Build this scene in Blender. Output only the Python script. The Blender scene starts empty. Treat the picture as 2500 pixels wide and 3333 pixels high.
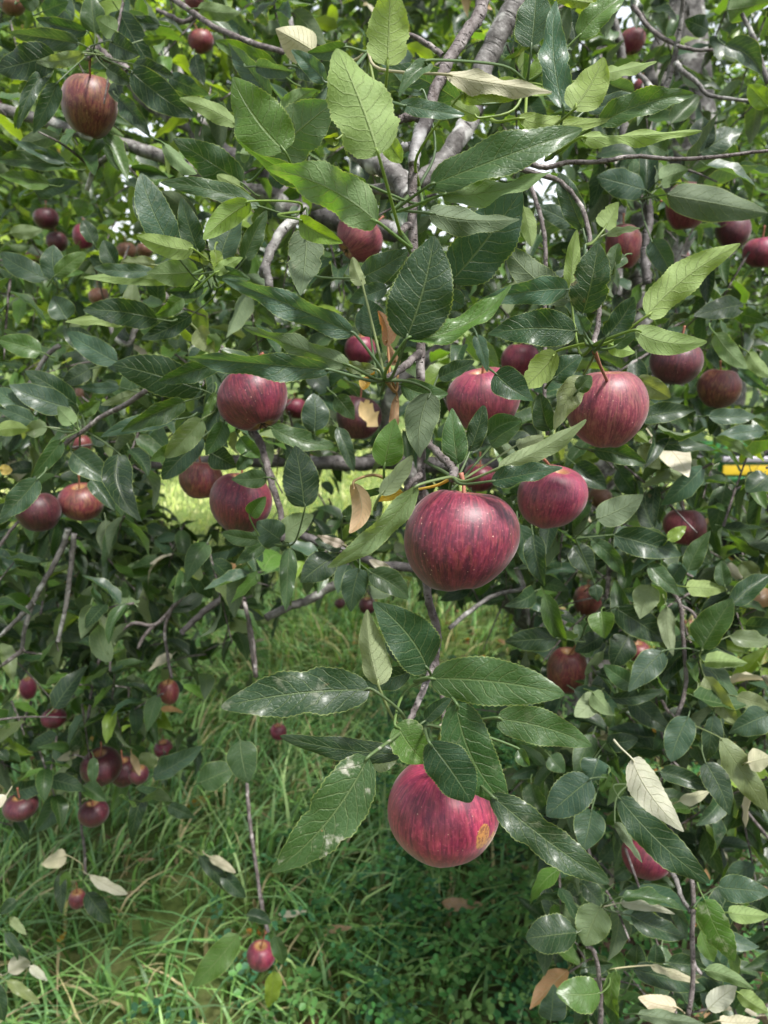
import bpy, math, random
import numpy as np
from mathutils import Vector, Matrix, Euler

# ------------------------------------------------------------------ camera, sky, sun, exposure
SC = bpy.context.scene
COL = SC.collection
PITCH = math.radians(14.0)
CAM_H = 1.6
FPX = 2470.0                       # focal length in pixels of the 2500 x 3333 photograph
cam_d = bpy.data.cameras.new('camera')
cam_d.sensor_fit = 'VERTICAL'
cam_d.sensor_height = 24.0
cam_d.sensor_width = 18.0
cam_d.lens = 24.0 * FPX / 3333.0
cam_d.clip_start = 0.02
cam_d.clip_end = 600
cam_d.dof.use_dof = True
cam_d.dof.focus_distance = 0.56
cam_d.dof.aperture_fstop = 7.0
cam = bpy.data.objects.new('camera', cam_d)
COL.objects.link(cam)
cam.location = (0, 0, CAM_H)
cam.rotation_euler = (math.pi / 2 - PITCH, 0, 0)
SC.camera = cam

SUN_EL, SUN_AZ = 62.0, 132.0        # azimuth from +Y towards +X
world = bpy.data.worlds.new('World')
SC.world = world
world.use_nodes = True
wn = world.node_tree
bg = wn.nodes['Background']
sky = wn.nodes.new('ShaderNodeTexSky')
sky.sky_type = 'NISHITA'
sky.sun_disc = False
sky.sun_elevation = math.radians(SUN_EL)
sky.sun_rotation = math.radians(SUN_AZ)
sky.air_density = 1.0
sky.dust_density = 1.5
sky.ozone_density = 1.0
hs = wn.nodes.new('ShaderNodeHueSaturation')
hs.inputs['Saturation'].default_value = 0.28
wn.links.new(sky.outputs[0], hs.inputs['Color'])
wn.links.new(hs.outputs[0], bg.inputs[0])
bg.inputs[1].default_value = 0.05
sun_d = bpy.data.lights.new('sun', 'SUN')
sun_d.energy = 1.5
sun_d.angle = math.radians(10)
sun_d.color = (1.0, 0.97, 0.92)
sun = bpy.data.objects.new('sun', sun_d)
COL.objects.link(sun)
_el, _az = math.radians(SUN_EL), math.radians(SUN_AZ)
sdir = Vector((math.cos(_el) * math.sin(_az), math.cos(_el) * math.cos(_az), math.sin(_el)))
sun.rotation_euler = sdir.to_track_quat('Z', 'Y').to_euler()
sun.location = (3, 4, 9)
SC.view_settings.view_transform = 'Standard'
SC.view_settings.look = 'None'
SC.view_settings.gamma = 1
SC.view_settings.exposure = 2.8
SC.view_settings.use_curve_mapping = False
SC.render.engine = 'CYCLES'
SC.cycles.max_bounces = 7
SC.cycles.diffuse_bounces = 4
SC.cycles.glossy_bounces = 2
SC.cycles.transmission_bounces = 4
SC.cycles.caustics_reflective = False
SC.cycles.caustics_refractive = False
SC.cycles.use_denoising = True
SC.cycles.denoiser = 'OPENIMAGEDENOISE'

rng = np.random.default_rng(7)
random.seed(7)
cp, sp = math.cos(PITCH), math.sin(PITCH)
CAM = np.array([0, 0, CAM_H])
RX = np.array([1.0, 0, 0]); FW = np.array([0, cp, -sp]); UP = np.array([0, sp, cp])
ZONES = {'A': (0, 0), 'B': (800, 0), 'C': (1600, 0), 'D': (0, 800), 'E': (800, 800), 'F': (1600, 800),
         'G': (0, 1600), 'H': (800, 1600), 'I': (1600, 1600), 'J': (0, 2433), 'K': (800, 2433), 'M': (1600, 2433),
         'N': None}
ZS = 900.0 / 1659.0

def P(x, y, d):
    """the point at depth d whose image falls on pixel (x, y) of the photograph"""
    return CAM + FW * d + RX * ((x - 1250) / FPX * d) + UP * (-(y - 1666.5) / FPX * d)

def Z(z, x, y):
    if z == 'N':
        return x, y
    o = ZONES[z]
    return o[0] + x * ZS, o[1] + y * ZS

def proj(p):
    v = np.asarray(p) - CAM
    d = v @ FW
    return 1250 + (v @ RX) / d * FPX, 1666.5 - (v @ UP) / d * FPX, d

# ------------------------------------------------------------------ materials
def newmat(name):
    m = bpy.data.materials.new(name)
    m.use_nodes = True
    nt = m.node_tree
    for n in list(nt.nodes):
        nt.nodes.remove(n)
    return m, nt

class NB:
    """small helper that writes node graphs"""
    def __init__(s, nt): s.nt = nt
    def n(s, t, **kw):
        x = s.nt.nodes.new(t)
        for k, v in kw.items():
            setattr(x, k, v)
        return x
    def set(s, sock, v):
        if isinstance(v, bpy.types.NodeSocket):
            s.nt.links.new(v, sock)
        elif isinstance(v, (tuple, list)) and len(v) == 3 and sock.type == 'RGBA':
            sock.default_value = (*v, 1)
        else:
            sock.default_value = v
    def m(s, op, a, b=0.0, c=0.0, clamp=False):
        x = s.n('ShaderNodeMath', operation=op, use_clamp=clamp)
        s.set(x.inputs[0], a); s.set(x.inputs[1], b); s.set(x.inputs[2], c)
        return x.outputs[0]
    def ramp(s, v, a, b, lo=0.0, hi=1.0):
        x = s.n('ShaderNodeMapRange', interpolation_type='SMOOTHSTEP')
        s.set(x.inputs[0], v); s.set(x.inputs[1], a); s.set(x.inputs[2], b); s.set(x.inputs[3], lo); s.set(x.inputs[4], hi)
        return x.outputs[0]
    def mix(s, f, a, b, mode='MIX'):
        x = s.n('ShaderNodeMix', data_type='RGBA', blend_type=mode)
        s.set(x.inputs[0], f); s.set(x.inputs[6], a); s.set(x.inputs[7], b)
        return x.outputs[2]
    def noise(s, vec, scale, detail=3.0, rough=0.55):
        x = s.n('ShaderNodeTexNoise')
        if vec is not None: s.set(x.inputs['Vector'], vec)
        s.set(x.inputs['Scale'], scale); s.set(x.inputs['Detail'], detail); s.set(x.inputs['Roughness'], rough)
        return x.outputs[0]
    def comb(s, x, y, z):
        c = s.n('ShaderNodeCombineXYZ')
        s.set(c.inputs[0], x); s.set(c.inputs[1], y); s.set(c.inputs[2], z)
        return c.outputs[0]
    def bump(s, h, strength, dist, normal=None):
        b = s.n('ShaderNodeBump')
        s.set(b.inputs['Height'], h); b.inputs['Strength'].default_value = strength; b.inputs['Distance'].default_value = dist
        if normal is not None: s.set(b.inputs['Normal'], normal)
        return b.outputs[0]
    def out(s, sh):
        o = s.n('ShaderNodeOutputMaterial')
        s.nt.links.new(sh, o.inputs[0])
    def bsdf(s, color, rough, spec=0.5, normal=None, **kw):
        p = s.n('ShaderNodeBsdfPrincipled')
        s.set(p.inputs['Base Color'], color); s.set(p.inputs['Roughness'], rough)
        s.set(p.inputs['Specular IOR Level'], spec)
        if normal is not None: s.set(p.inputs['Normal'], normal)
        for k, v in kw.items(): s.set(p.inputs[k.replace('_', ' ')], v)
        return p.outputs[0]

def leaf_material(name, detail=True, dull=0.0, rough=0.36, transl=0.3, spec=0.5):
    m, nt = newmat(name)
    b = NB(nt)
    uv = b.n('ShaderNodeUVMap'); uv.uv_map = 'UVMap'
    sx = b.n('ShaderNodeSeparateXYZ'); nt.links.new(uv.outputs[0], sx.inputs[0])
    u, v = sx.outputs[0], sx.outputs[1]
    v2 = b.m('SUBTRACT', b.m('MULTIPLY', v, 2.0), 1.0)
    av = b.m('ABSOLUTE', v2)
    at = b.n('ShaderNodeAttribute'); at.attribute_name = 'tint'
    tint, wear = at.outputs['Color'], at.outputs['Alpha']
    geo = b.n('ShaderNodeNewGeometry')
    back = geo.outputs['Backfacing']
    obj = b.n('ShaderNodeTexCoord').outputs['Object']
    n1 = b.noise(obj, 45.0, 4.0)
    n2 = b.noise(obj, 320.0, 3.0)
    col = b.mix(b.m('MULTIPLY', b.ramp(n1, 0.35, 0.68), 0.55), tint, b.mix(1.0, tint, (0.6, 0.68, 0.55), 'MULTIPLY'))
    col = b.mix(b.m('MULTIPLY', n2, 0.25), col, b.mix(1.0, tint, (1.5, 1.35, 1.1), 'MULTIPLY'))
    mid = b.ramp(av, 0.015, 0.055, 1.0, 0.0)
    wob = b.m('MULTIPLY', b.m('SUBTRACT', b.noise(uv.outputs[0], 6.0, 1.0), 0.5), 0.06)
    ph = b.m('ADD', b.m('SUBTRACT', u, b.m('MULTIPLY', b.m('POWER', av, 1.25), 0.2)), wob)
    side = b.m('MULTIPLY', b.m('SIGN', v2), 0.21)
    fr = b.m('FRACT', b.m('ADD', b.m('MULTIPLY', ph, 9.0), side))
    tri = b.m('ABSOLUTE', b.m('SUBTRACT', fr, 0.5))
    sv = b.m('MULTIPLY', b.ramp(tri, 0.02, 0.075, 1.0, 0.0), b.ramp(av, 0.55, 1.0, 1.0, 0.25))
    vo = b.n('ShaderNodeTexVoronoi', feature='DISTANCE_TO_EDGE')
    nt.links.new(b.comb(b.m('MULTIPLY', u, 26.0), b.m('MULTIPLY', v2, 6.0), 0.0), vo.inputs['Vector'])
    vo.inputs['Scale'].default_value = 1.0
    net = b.ramp(vo.outputs['Distance'], 0.02, 0.16, 1.0, 0.0)
    vein = b.m('MAXIMUM', mid, b.m('MULTIPLY', sv, 0.85))
    veincol = b.mix(0.6, b.mix(1.0, tint, (1.8, 1.6, 1.4), 'MULTIPLY'), (0.17, 0.22, 0.10))
    col = b.mix(b.m('MULTIPLY', vein, 0.62), col, veincol)
    col = b.mix(b.m('MULTIPLY', net, 0.10), col, veincol)
    rim = b.ramp(av, 0.94, 0.99)
    col = b.mix(b.m('MULTIPLY', rim, 0.4), col, (0.30, 0.36, 0.12))
    # wear: pale powder and brown flecks, where the leaf carries them
    w1 = b.noise(obj, 70.0, 5.0, 0.65)
    w2 = b.noise(obj, 160.0, 2.0, 0.5)
    powd = b.m('MULTIPLY', b.ramp(w1, 0.53, 0.66), wear)
    powd = b.m('MULTIPLY', powd, b.ramp(w2, 0.35, 0.6))
    col = b.mix(b.m('MULTIPLY', powd, 0.6), col, (0.44, 0.43, 0.36))
    br = b.m('MULTIPLY', b.ramp(b.noise(b.n('ShaderNodeTexCoord').outputs['Object'], 60.0, 3.0), 0.69, 0.73), b.m('MULTIPLY', wear, 0.8, clamp=True))
    col = b.mix(br, col, (0.28, 0.15, 0.08))
    fleck = b.ramp(b.noise(obj, 520.0, 1.0), 0.74, 0.8)
    col = b.mix(b.m('MULTIPLY', fleck, 0.15), col, (0.42, 0.45, 0.33))
    under = b.mix(0.40, b.mix(1.0, col, (1.2, 1.15, 1.2), 'MULTIPLY'), (0.22, 0.27, 0.16))
    face = b.mix(back, col, under)
    h = b.m('ADD', b.m('MULTIPLY', vein, -1.0), b.m('MULTIPLY', net, -0.12))
    h = b.m('ADD', h, b.m('MULTIPLY', n1, 1.0))
    h = b.m('ADD', h, b.m('MULTIPLY', n2, 0.05))
    nrm = b.bump(h, 0.75 if detail else 0.5, 0.0013)
    ro = b.m('ADD', b.m('ADD', b.m('MULTIPLY', back, 0.25), rough), b.m('MULTIPLY', n1, 0.18))
    ro = b.m('ADD', ro, b.m('MULTIPLY', powd, 0.3))
    sh = b.bsdf(face, ro, spec, nrm, Coat_Weight=b.m('SUBTRACT', 0.10, b.m('MULTIPLY', back, 0.10)), Coat_Roughness=0.2)
    tr = b.n('ShaderNodeBsdfTranslucent')
    sc_ = b.n('ShaderNodeSeparateColor'); nt.links.new(col, sc_.inputs[0])
    tcol = b.mix(b.ramp(sc_.outputs[2], 0.07, 0.22), b.mix(1.0, col, (2.6, 2.4, 0.7), 'MULTIPLY'), b.mix(1.0, col, (1.1, 1.0, 0.85), 'MULTIPLY'))
    b.set(tr.inputs[0], b.mix(b.m('MULTIPLY', vein, 0.45), tcol, (0.07, 0.1, 0.02)))
    nt.links.new(nrm, tr.inputs['Normal'])
    ms = b.n('ShaderNodeMixShader')
    ms.inputs[0].default_value = transl
    nt.links.new(sh, ms.inputs[1]); nt.links.new(tr.outputs[0], ms.inputs[2])
    b.out(ms.outputs[0])
    return m

LEAF = leaf_material('leaf_blade', rough=0.36, transl=0.38, spec=0.36)
LEAF_BG = leaf_material('leaf_blade_behind', detail=False, rough=0.34, transl=0.36, spec=0.34)

def blade_material(name, transl=0.35):
    m, nt = newmat(name)
    b = NB(nt)
    at = b.n('ShaderNodeAttribute'); at.attribute_name = 'tint'
    col = b.mix(b.m('MULTIPLY', b.noise(b.n('ShaderNodeTexCoord').outputs['Object'], 30.0, 2.0), 0.4), at.outputs['Color'],
                b.mix(1.0, at.outputs['Color'], (0.6, 0.65, 0.5), 'MULTIPLY'))
    sh = b.bsdf(col, 0.42, 0.28)
    tr = b.n('ShaderNodeBsdfTranslucent')
    b.set(tr.inputs[0], b.mix(1.0, col, (1.6, 1.5, 0.8), 'MULTIPLY'))
    ms = b.n('ShaderNodeMixShader'); ms.inputs[0].default_value = transl
    nt.links.new(sh, ms.inputs[1]); nt.links.new(tr.outputs[0], ms.inputs[2])
    b.out(ms.outputs[0])
    return m
BLADE = blade_material('grass_blade')

def bark_material(name, dark, light, patch, patchiness, scale=1.0):
    m, nt = newmat(name)
    b = NB(nt)
    obj = b.n('ShaderNodeTexCoord').outputs['Object']
    n1 = b.noise(obj, 60.0 * scale, 5.0, 0.65)
    n2 = b.noise(obj, 22.0 * scale, 3.0)
    n3 = b.noise(obj, 260.0 * scale, 3.0, 0.7)
    uv = b.n('ShaderNodeUVMap'); uv.uv_map = 'UVMap'
    mp = b.n('ShaderNodeMapping'); nt.links.new(uv.outputs[0], mp.inputs[0])
    mp.inputs['Scale'].default_value = (1.0, 70.0, 1.0)
    rings = b.ramp(b.noise(mp.outputs[0], 1.0 * scale * 2.0, 2.0, 0.6), 0.56, 0.7)
    col = b.mix(b.ramp(n1, 0.3, 0.7), dark, light)
    col = b.mix(b.m('MULTIPLY', b.ramp(n2, 0.62 - patchiness, 0.68 - patchiness * 0.6), 0.8), col, patch)
    col = b.mix(b.m('MULTIPLY', rings, 0.55), col, tuple(c * 0.4 for c in dark))
    col = b.mix(b.ramp(n3, 0.62, 0.72, 0, 0.5), col, tuple(min(1, c * 1.3) for c in patch))
    h = b.m('ADD', b.m('ADD', n1, b.m('MULTIPLY', n3, 0.5)), b.m('MULTIPLY', rings, -0.9))
    b.out(b.bsdf(col, b.ramp(n1, 0.3, 0.7, 0.85, 0.55), 0.35, b.bump(h, 0.9, 0.0022)))
    return m
BARK = bark_material('grey_bark', (0.045, 0.040, 0.037), (0.14, 0.132, 0.125), (0.32, 0.32, 0.30), 0.08)
BARK_DARK = bark_material('dark_bark', (0.030, 0.026, 0.025), (0.10, 0.09, 0.09), (0.26, 0.26, 0.26), 0.03, 0.7)
TWIG = bark_material('twig_bark', (0.045, 0.034, 0.031), (0.13, 0.112, 0.108), (0.30, 0.27, 0.26), 0.02, 1.6)

def apple_material(name, red, streak, ground, gamount, dots=True, scabs=None, gloss=0.36):
    m, nt = newmat(name)
    b = NB(nt)
    obj = b.n('ShaderNodeTexCoord').outputs['Object']
    oi = b.n('ShaderNodeObjectInfo')
    s = b.n('ShaderNodeSeparateXYZ'); nt.links.new(obj, s.inputs[0])
    x, y, z = s.outputs
    r = b.m('SQRT', b.m('ADD', b.m('ADD', b.m('MULTIPLY', x, x), b.m('MULTIPLY', y, y)), 0.00002))
    nx, ny = b.m('DIVIDE', x, r), b.m('DIVIDE', y, r)
    rnd = b.m('MULTIPLY', oi.outputs['Random'], 37.0)
    warp = b.m('MULTIPLY', b.m('SUBTRACT', b.noise(obj, 30.0, 2.0), 0.5), 0.35)
    sv = b.comb(b.m('ADD', b.m('MULTIPLY', nx, 4.2), b.m('ADD', rnd, warp)), b.m('ADD', b.m('MULTIPLY', ny, 4.2), warp), b.m('MULTIPLY', z, 11.0))
    fine = b.comb(b.m('ADD', b.m('MULTIPLY', nx, 8.5), b.m('ADD', rnd, b.m('MULTIPLY', warp, 2.5))), b.m('ADD', b.m('MULTIPLY', ny, 8.5), b.m('MULTIPLY', warp, 2.5)), b.m('MULTIPLY', z, 70.0))
    n1 = b.noise(sv, 1.6, 4.0, 0.6)
    n2 = b.noise(fine, 1.5, 4.0, 0.65)
    blot = b.noise(b.comb(b.m('ADD', b.m('MULTIPLY', x, 26.0), rnd), b.m('MULTIPLY', y, 26.0), b.m('MULTIPLY', z, 20.0)), 1.0, 4.0, 0.6)
    grain = b.noise(obj, 420.0, 3.0, 0.6)
    col = b.mix(b.ramp(n2, 0.34, 0.62, 0.35, 1.0), streak, red)
    col = b.mix(b.m('MULTIPLY', b.ramp(n1, 0.47, 0.66), 0.75), col, streak)
    gm = b.m('MULTIPLY', b.ramp(b.m('ADD', b.m('MULTIPLY', n2, 0.6), b.m('MULTIPLY', blot, 0.5)), 0.50, 0.66), gamount)
    col = b.mix(gm, col, ground)
    lighter = tuple(min(1, c * 1.7 + 0.03) for c in red)
    col = b.mix(b.m('MULTIPLY', b.ramp(grain, 0.52, 0.72), 0.45), col, lighter)
    dark = tuple(c * 0.45 for c in streak)
    col = b.mix(b.m('MULTIPLY', b.ramp(blot, 0.50, 0.70), 0.7), col, dark)
    hair = b.noise(b.comb(b.m('ADD', b.m('MULTIPLY', nx, 24.0), b.m('MULTIPLY', warp, 5.0)), b.m('ADD', b.m('MULTIPLY', ny, 24.0), rnd), b.m('MULTIPLY', z, 95.0)), 1.0, 3.0, 0.6)
    col = b.mix(b.ramp(hair, 0.54, 0.66, 0.0, 0.55), col, dark)
    col = b.mix(b.ramp(hair, 0.46, 0.34, 0.0, 0.30), col, lighter)
    # russet round the stem and the calyx, on the axis of the fruit
    rr = b.m('SQRT', b.m('ADD', b.m('MULTIPLY', x, x), b.m('MULTIPLY', y, y)))
    rus = b.ramp(b.m('ADD', rr, b.m('MULTIPLY', b.m('SUBTRACT', n2, 0.5), 0.012)), 0.006, 0.015, 0.85, 0.0)
    col = b.mix(rus, col, (0.30, 0.17, 0.06))
    if dots:
        vo = b.n('ShaderNodeTexVoronoi', feature='F1'); nt.links.new(obj, vo.inputs['Vector'])
        vo.inputs['Scale'].default_value = 300.0
        pick = b.n('ShaderNodeSeparateColor'); nt.links.new(vo.outputs['Color'], pick.inputs[0])
        size = b.m('MULTIPLY', b.ramp(pick.outputs[0], 0.25, 1.0), 0.15)
        dot = b.m('LESS_THAN', vo.outputs['Distance'], size)
        col = b.mix(b.m('MULTIPLY', dot, b.m('MULTIPLY', pick.outputs[1], 0.75)), col, (0.50, 0.32, 0.24))
    rough = b.m('ADD', gloss, b.m('MULTIPLY', b.noise(obj, 50.0, 3.0), 0.22))
    if scabs:
        tot = None
        wob = b.m('MULTIPLY', b.m('SUBTRACT', b.noise(obj, 190.0, 3.0), 0.5), 0.55)
        for (c, ra) in scabs:
            dx = b.m('DIVIDE', b.m('SUBTRACT', x, c[0]), ra[0]); dy = b.m('DIVIDE', b.m('SUBTRACT', y, c[1]), ra[0]); dz = b.m('DIVIDE', b.m('SUBTRACT', z, c[2]), ra[1])
            dd = b.m('SQRT', b.m('ADD', b.m('ADD', b.m('MULTIPLY', dx, dx), b.m('MULTIPLY', dy, dy)), b.m('MULTIPLY', dz, dz)))
            k = b.ramp(b.m('ADD', dd, wob), 0.85, 1.0, 1.0, 0.0)
            tot = k if tot is None else b.m('MAXIMUM', tot, k)
        col = b.mix(tot, col, b.mix(b.ramp(grain, 0.45, 0.6), (0.27, 0.12, 0.03), (0.13, 0.045, 0.018)))
        rough = b.m('ADD', rough, b.m('MULTIPLY', tot, 0.25))
    h = b.m('ADD', b.m('MULTIPLY', grain, 0.4), blot)
    b.out(b.bsdf(col, rough, 0.42, b.bump(h, 0.35, 0.0009), Coat_Weight=0.0, Sheen_Weight=0.12, Sheen_Roughness=0.4))
    return m

def flat_material(name, color, rough=0.5, metallic=0.0, noise_amt=0.25, scale=12.0, spec=0.5, bump=0.2):
    m, nt = newmat(name)
    b = NB(nt)
    obj = b.n('ShaderNodeTexCoord').outputs['Object']
    n = b.noise(obj, scale, 5.0, 0.6)
    col = b.mix(b.m('MULTIPLY', b.ramp(n, 0.35, 0.7), noise_amt), color, tuple(c * 0.45 for c in color))
    b.out(b.bsdf(col, b.m('ADD', rough, b.m('MULTIPLY', n, 0.15)), spec, b.bump(n, bump, 0.004), Metallic=metallic))
    return m

def ground_material():
    m, nt = newmat('ground_soil_and_turf')
    b = NB(nt)
    obj = b.n('ShaderNodeTexCoord').outputs['Object']
    s = b.n('ShaderNodeSeparateXYZ'); nt.links.new(obj, s.inputs[0])
    n1 = b.noise(obj, 1.3, 4.0); n2 = b.noise(obj, 45.0, 5.0, 0.7); n3 = b.noise(obj, 9.0, 4.0, 0.6)
    soil = b.mix(n2, (0.020, 0.014, 0.010), (0.085, 0.055, 0.038))
    turf = b.mix(n2, (0.035, 0.065, 0.014), (0.13, 0.19, 0.045))
    turf = b.mix(b.ramp(n3, 0.45, 0.75, 0, 0.6), turf, (0.22, 0.22, 0.09))
    far = b.m('MAXIMUM', b.ramp(b.m('ADD', s.outputs[1], b.m('MULTIPLY', n1, 1.0)), 3.0, 4.2), b.ramp(b.m('SUBTRACT', s.outputs[0], b.m('MULTIPLY', n1, 0.6)), -0.35, 0.25, 0.85, 0.0))
    col = b.mix(b.m('MAXIMUM', far, b.ramp(n3, 0.5, 0.62, 0.0, 0.7)), soil, turf)
    b.out(b.bsdf(col, 0.9, 0.2, b.bump(n2, 0.8, 0.02)))
    return m

# ------------------------------------------------------------------ mesh helpers
def mesh_np(name, verts, faces, uvs=None, tint=None, smooth=True, mat=None):
    """verts (n,3), faces (m,k) one size; uvs per vertex; tint (n,4)"""
    verts = np.ascontiguousarray(verts, dtype=np.float32)
    faces = np.ascontiguousarray(faces, dtype=np.int32)
    k = faces.shape[1]
    me = bpy.data.meshes.new(name)
    me.vertices.add(len(verts)); me.vertices.foreach_set('co', verts.ravel())
    me.loops.add(faces.size); me.loops.foreach_set('vertex_index', faces.ravel())
    me.polygons.add(len(faces))
    me.polygons.foreach_set('loop_start', np.arange(0, faces.size, k, dtype=np.int32))
    me.polygons.foreach_set('loop_total', np.full(len(faces), k, dtype=np.int32))
    if smooth:
        me.polygons.foreach_set('use_smooth', np.ones(len(faces), dtype=bool))
    if uvs is not None:
        ul = me.uv_layers.new(name='UVMap')
        ul.data.foreach_set('uv', np.ascontiguousarray(uvs, dtype=np.float32)[faces.ravel()].ravel())
    if tint is not None:
        a = me.color_attributes.new('tint', 'FLOAT_COLOR', 'POINT')
        a.data.foreach_set('color', np.ascontiguousarray(tint, dtype=np.float32).ravel())
    me.update(calc_edges=True)
    if mat: me.materials.append(mat)
    return me

def link(name, me, parent=None, loc=None, **props):
    o = bpy.data.objects.new(name, me)
    COL.objects.link(o)
    if loc is not None: o.location = loc
    if parent is not None:
        o.parent = parent
        if loc is None:
            o.matrix_parent_inverse = Matrix.Translation(parent.location).inverted()
    for k, v in props.items(): o[k] = v
    return o

def empty(name, loc, **props):
    return link(name, None, None, loc, **props)

LEAF_TOPO = {}
def leaf_topo(nu, nv):
    if (nu, nv) not in LEAF_TOPO:
        w = 2 * nv + 1
        q = []
        for i in range(nu):
            for j in range(2 * nv):
                a = i * w + j
                q.append((a, a + 1, a + w + 1, a + w))
        LEAF_TOPO[(nu, nv)] = np.array(q, dtype=np.int32)
    return LEAF_TOPO[(nu, nv)]

def leaf_shapes(N, L, W, nu, nv, fold, arch, lat, wav, twist, cup, ph, serr=0.0, pet=0.0, blunt=None, tear=None):
    """local vertices of N leaves, (N, nu+1, 2nv+1, 3): y along the blade, z its upper side"""
    g = lambda a: np.broadcast_to(np.asarray(a, dtype=float), (N,))[:, None, None]
    rows = np.linspace(0, 1, nu + 1)
    if pet > 0:
        rows = np.concatenate([[-pet, -pet * 0.05], np.linspace(0.02, 1, nu - 1)])
    u = rows[None, :, None]
    s = np.linspace(-1, 1, 2 * nv + 1)[None, None, :]
    uc = np.clip(u, 0, 1)
    BE = 0.50
    bl = g(0.8 if blunt is None else blunt)
    shp = np.power(uc, BE) * np.power(1 - uc, bl)
    pk = BE / (BE + bl)
    shp = shp / (np.power(pk, BE) * np.power(1 - pk, bl))
    shp = np.where(u < 0.001, 0.0, shp)
    if serr > 0:
        k = (np.arange(nu + 1) % 2)[None, :, None]
        side = np.abs(s) > 0.99
        shp = shp * (1 - serr * k * side * (uc > 0.06))
    if tear is not None:
        shp = shp * (1 - tear[:, :, None] * (np.abs(s) > 0.45))
    shp = shp * (1 - 0.25 * np.clip((uc - .82) / .18, 0, 1) * (1 - uc) * 6)
    h = g(W) * 0.5 * shp + np.where(u < 0.001, 0.0009, 0.0006)
    f = g(fold) * (0.65 + 0.35 * np.sin(np.pi * uc))
    x = h * s * np.cos(f)
    z = h * np.abs(s) * np.sin(f)
    z = z - g(cup) * h * s * s
    z = z + g(wav) * g(L) * shp * s * s * np.sin(2 * np.pi * (2.3 * uc + g(ph) + 0.23 * np.sign(s)))
    t = g(twist) * (uc - 0.4)
    x, z = x * np.cos(t) - z * np.sin(t), x * np.sin(t) + z * np.cos(t)
    y = g(L) * u + 0 * x
    z = z + g(arch) * g(L) * 4 * uc * (1 - uc)
    z = z - np.where(u < 0, g(L) * u * 0.25, 0)
    x = x + g(lat) * g(L) * 4 * uc * (1 - uc)
    V = np.stack([x, y, z], -1)
    uv = np.stack([np.broadcast_to(uc, x.shape), np.broadcast_to(np.where(u < 0.001, 0.5, 0.5 + 0.5 * s), x.shape)], -1)
    return V, uv

def tube(pts, radii, sides=8, knobs=0.0, seed=0):
    """smoothed tube: returns verts, quads, uv"""
    pts = np.asarray(pts, dtype=float); radii = np.asarray(radii, dtype=float)
    n = len(pts)
    if n > 2:
        P0 = np.vstack([2 * pts[0] - pts[1], pts, 2 * pts[-1] - pts[-2]])
        out, ro = [], []
        sub = 5
        for i in range(n - 1):
            a, b_, c, d = P0[i], P0[i + 1], P0[i + 2], P0[i + 3]
            for k in range(sub):
                t = k / sub
                out.append(0.5 * ((2 * b_) + (-a + c) * t + (2 * a - 5 * b_ + 4 * c - d) * t * t + (-a + 3 * b_ - 3 * c + d) * t ** 3))
                ro.append(radii[i] * (1 - t) + radii[i + 1] * t)
        out.append(pts[-1]); ro.append(radii[-1])
        pts, radii = np.array(out), np.array(ro)
    n = len(pts)
    r = np.random.default_rng(seed)
    if knobs > 0:
        radii = radii * (1 + knobs * (r.random(n) - 0.35) * (r.random(n) > 0.55))
        pts = pts + (r.random((n, 3)) - 0.5) * radii[:, None] * 0.35
    T = np.gradient(pts, axis=0)
    T /= np.linalg.norm(T, axis=1)[:, None] + 1e-12
    ref = np.array([0.0, 0, 1]) if abs(T[0][2]) < 0.9 else np.array([0.0, 1, 0])
    V, UV = [], []
    acc = 0
    for i in range(n):
        a = np.cross(T[i], ref); a /= np.linalg.norm(a) + 1e-12
        b_ = np.cross(T[i], a)
        ref = np.cross(a, T[i])
        if i: acc += np.linalg.norm(pts[i] - pts[i - 1])
        for j in range(sides):
            an = 2 * math.pi * j / sides
            V.append(pts[i] + (a * math.cos(an) + b_ * math.sin(an)) * radii[i])
            UV.append((j / sides, acc))
    F = []
    for i in range(n - 1):
        for j in range(sides):
            k = (j + 1) % sides
            F.append((i * sides + j, i * sides + k, (i + 1) * sides + k, (i + 1) * sides + j))
    # end caps as thin quads
    for e in (0, n - 1):
        o = e * sides
        for j in range(0, sides - 2, 2):
            F.append((o, o + j + 1, o + j + 2, o + (j + 3) % sides if j + 3 < sides else o))
    F = [f for f in F if len(set(f)) == 4]
    return np.array(V), np.array(F, dtype=np.int32), np.array(UV)

def box(bm_parts, lo, hi):
    x0, y0, z0 = lo; x1, y1, z1 = hi
    v = [(x0, y0, z0), (x1, y0, z0), (x1, y1, z0), (x0, y1, z0), (x0, y0, z1), (x1, y0, z1), (x1, y1, z1), (x0, y1, z1)]
    f = [(0, 3, 2, 1), (4, 5, 6, 7), (0, 1, 5, 4), (1, 2, 6, 5), (2, 3, 7, 6), (3, 0, 4, 7)]
    o = sum(len(p[0]) for p in bm_parts)
    bm_parts.append((v, [tuple(i + o for i in q) for q in f]))

# ------------------------------------------------------------------ ground
def gheight(x, y):
    return 0.02 * np.sin(x * 1.7 + 0.4) * np.cos(y * 1.3) + 0.012 * np.sin(x * 5.1 + y * 4.3)

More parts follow.
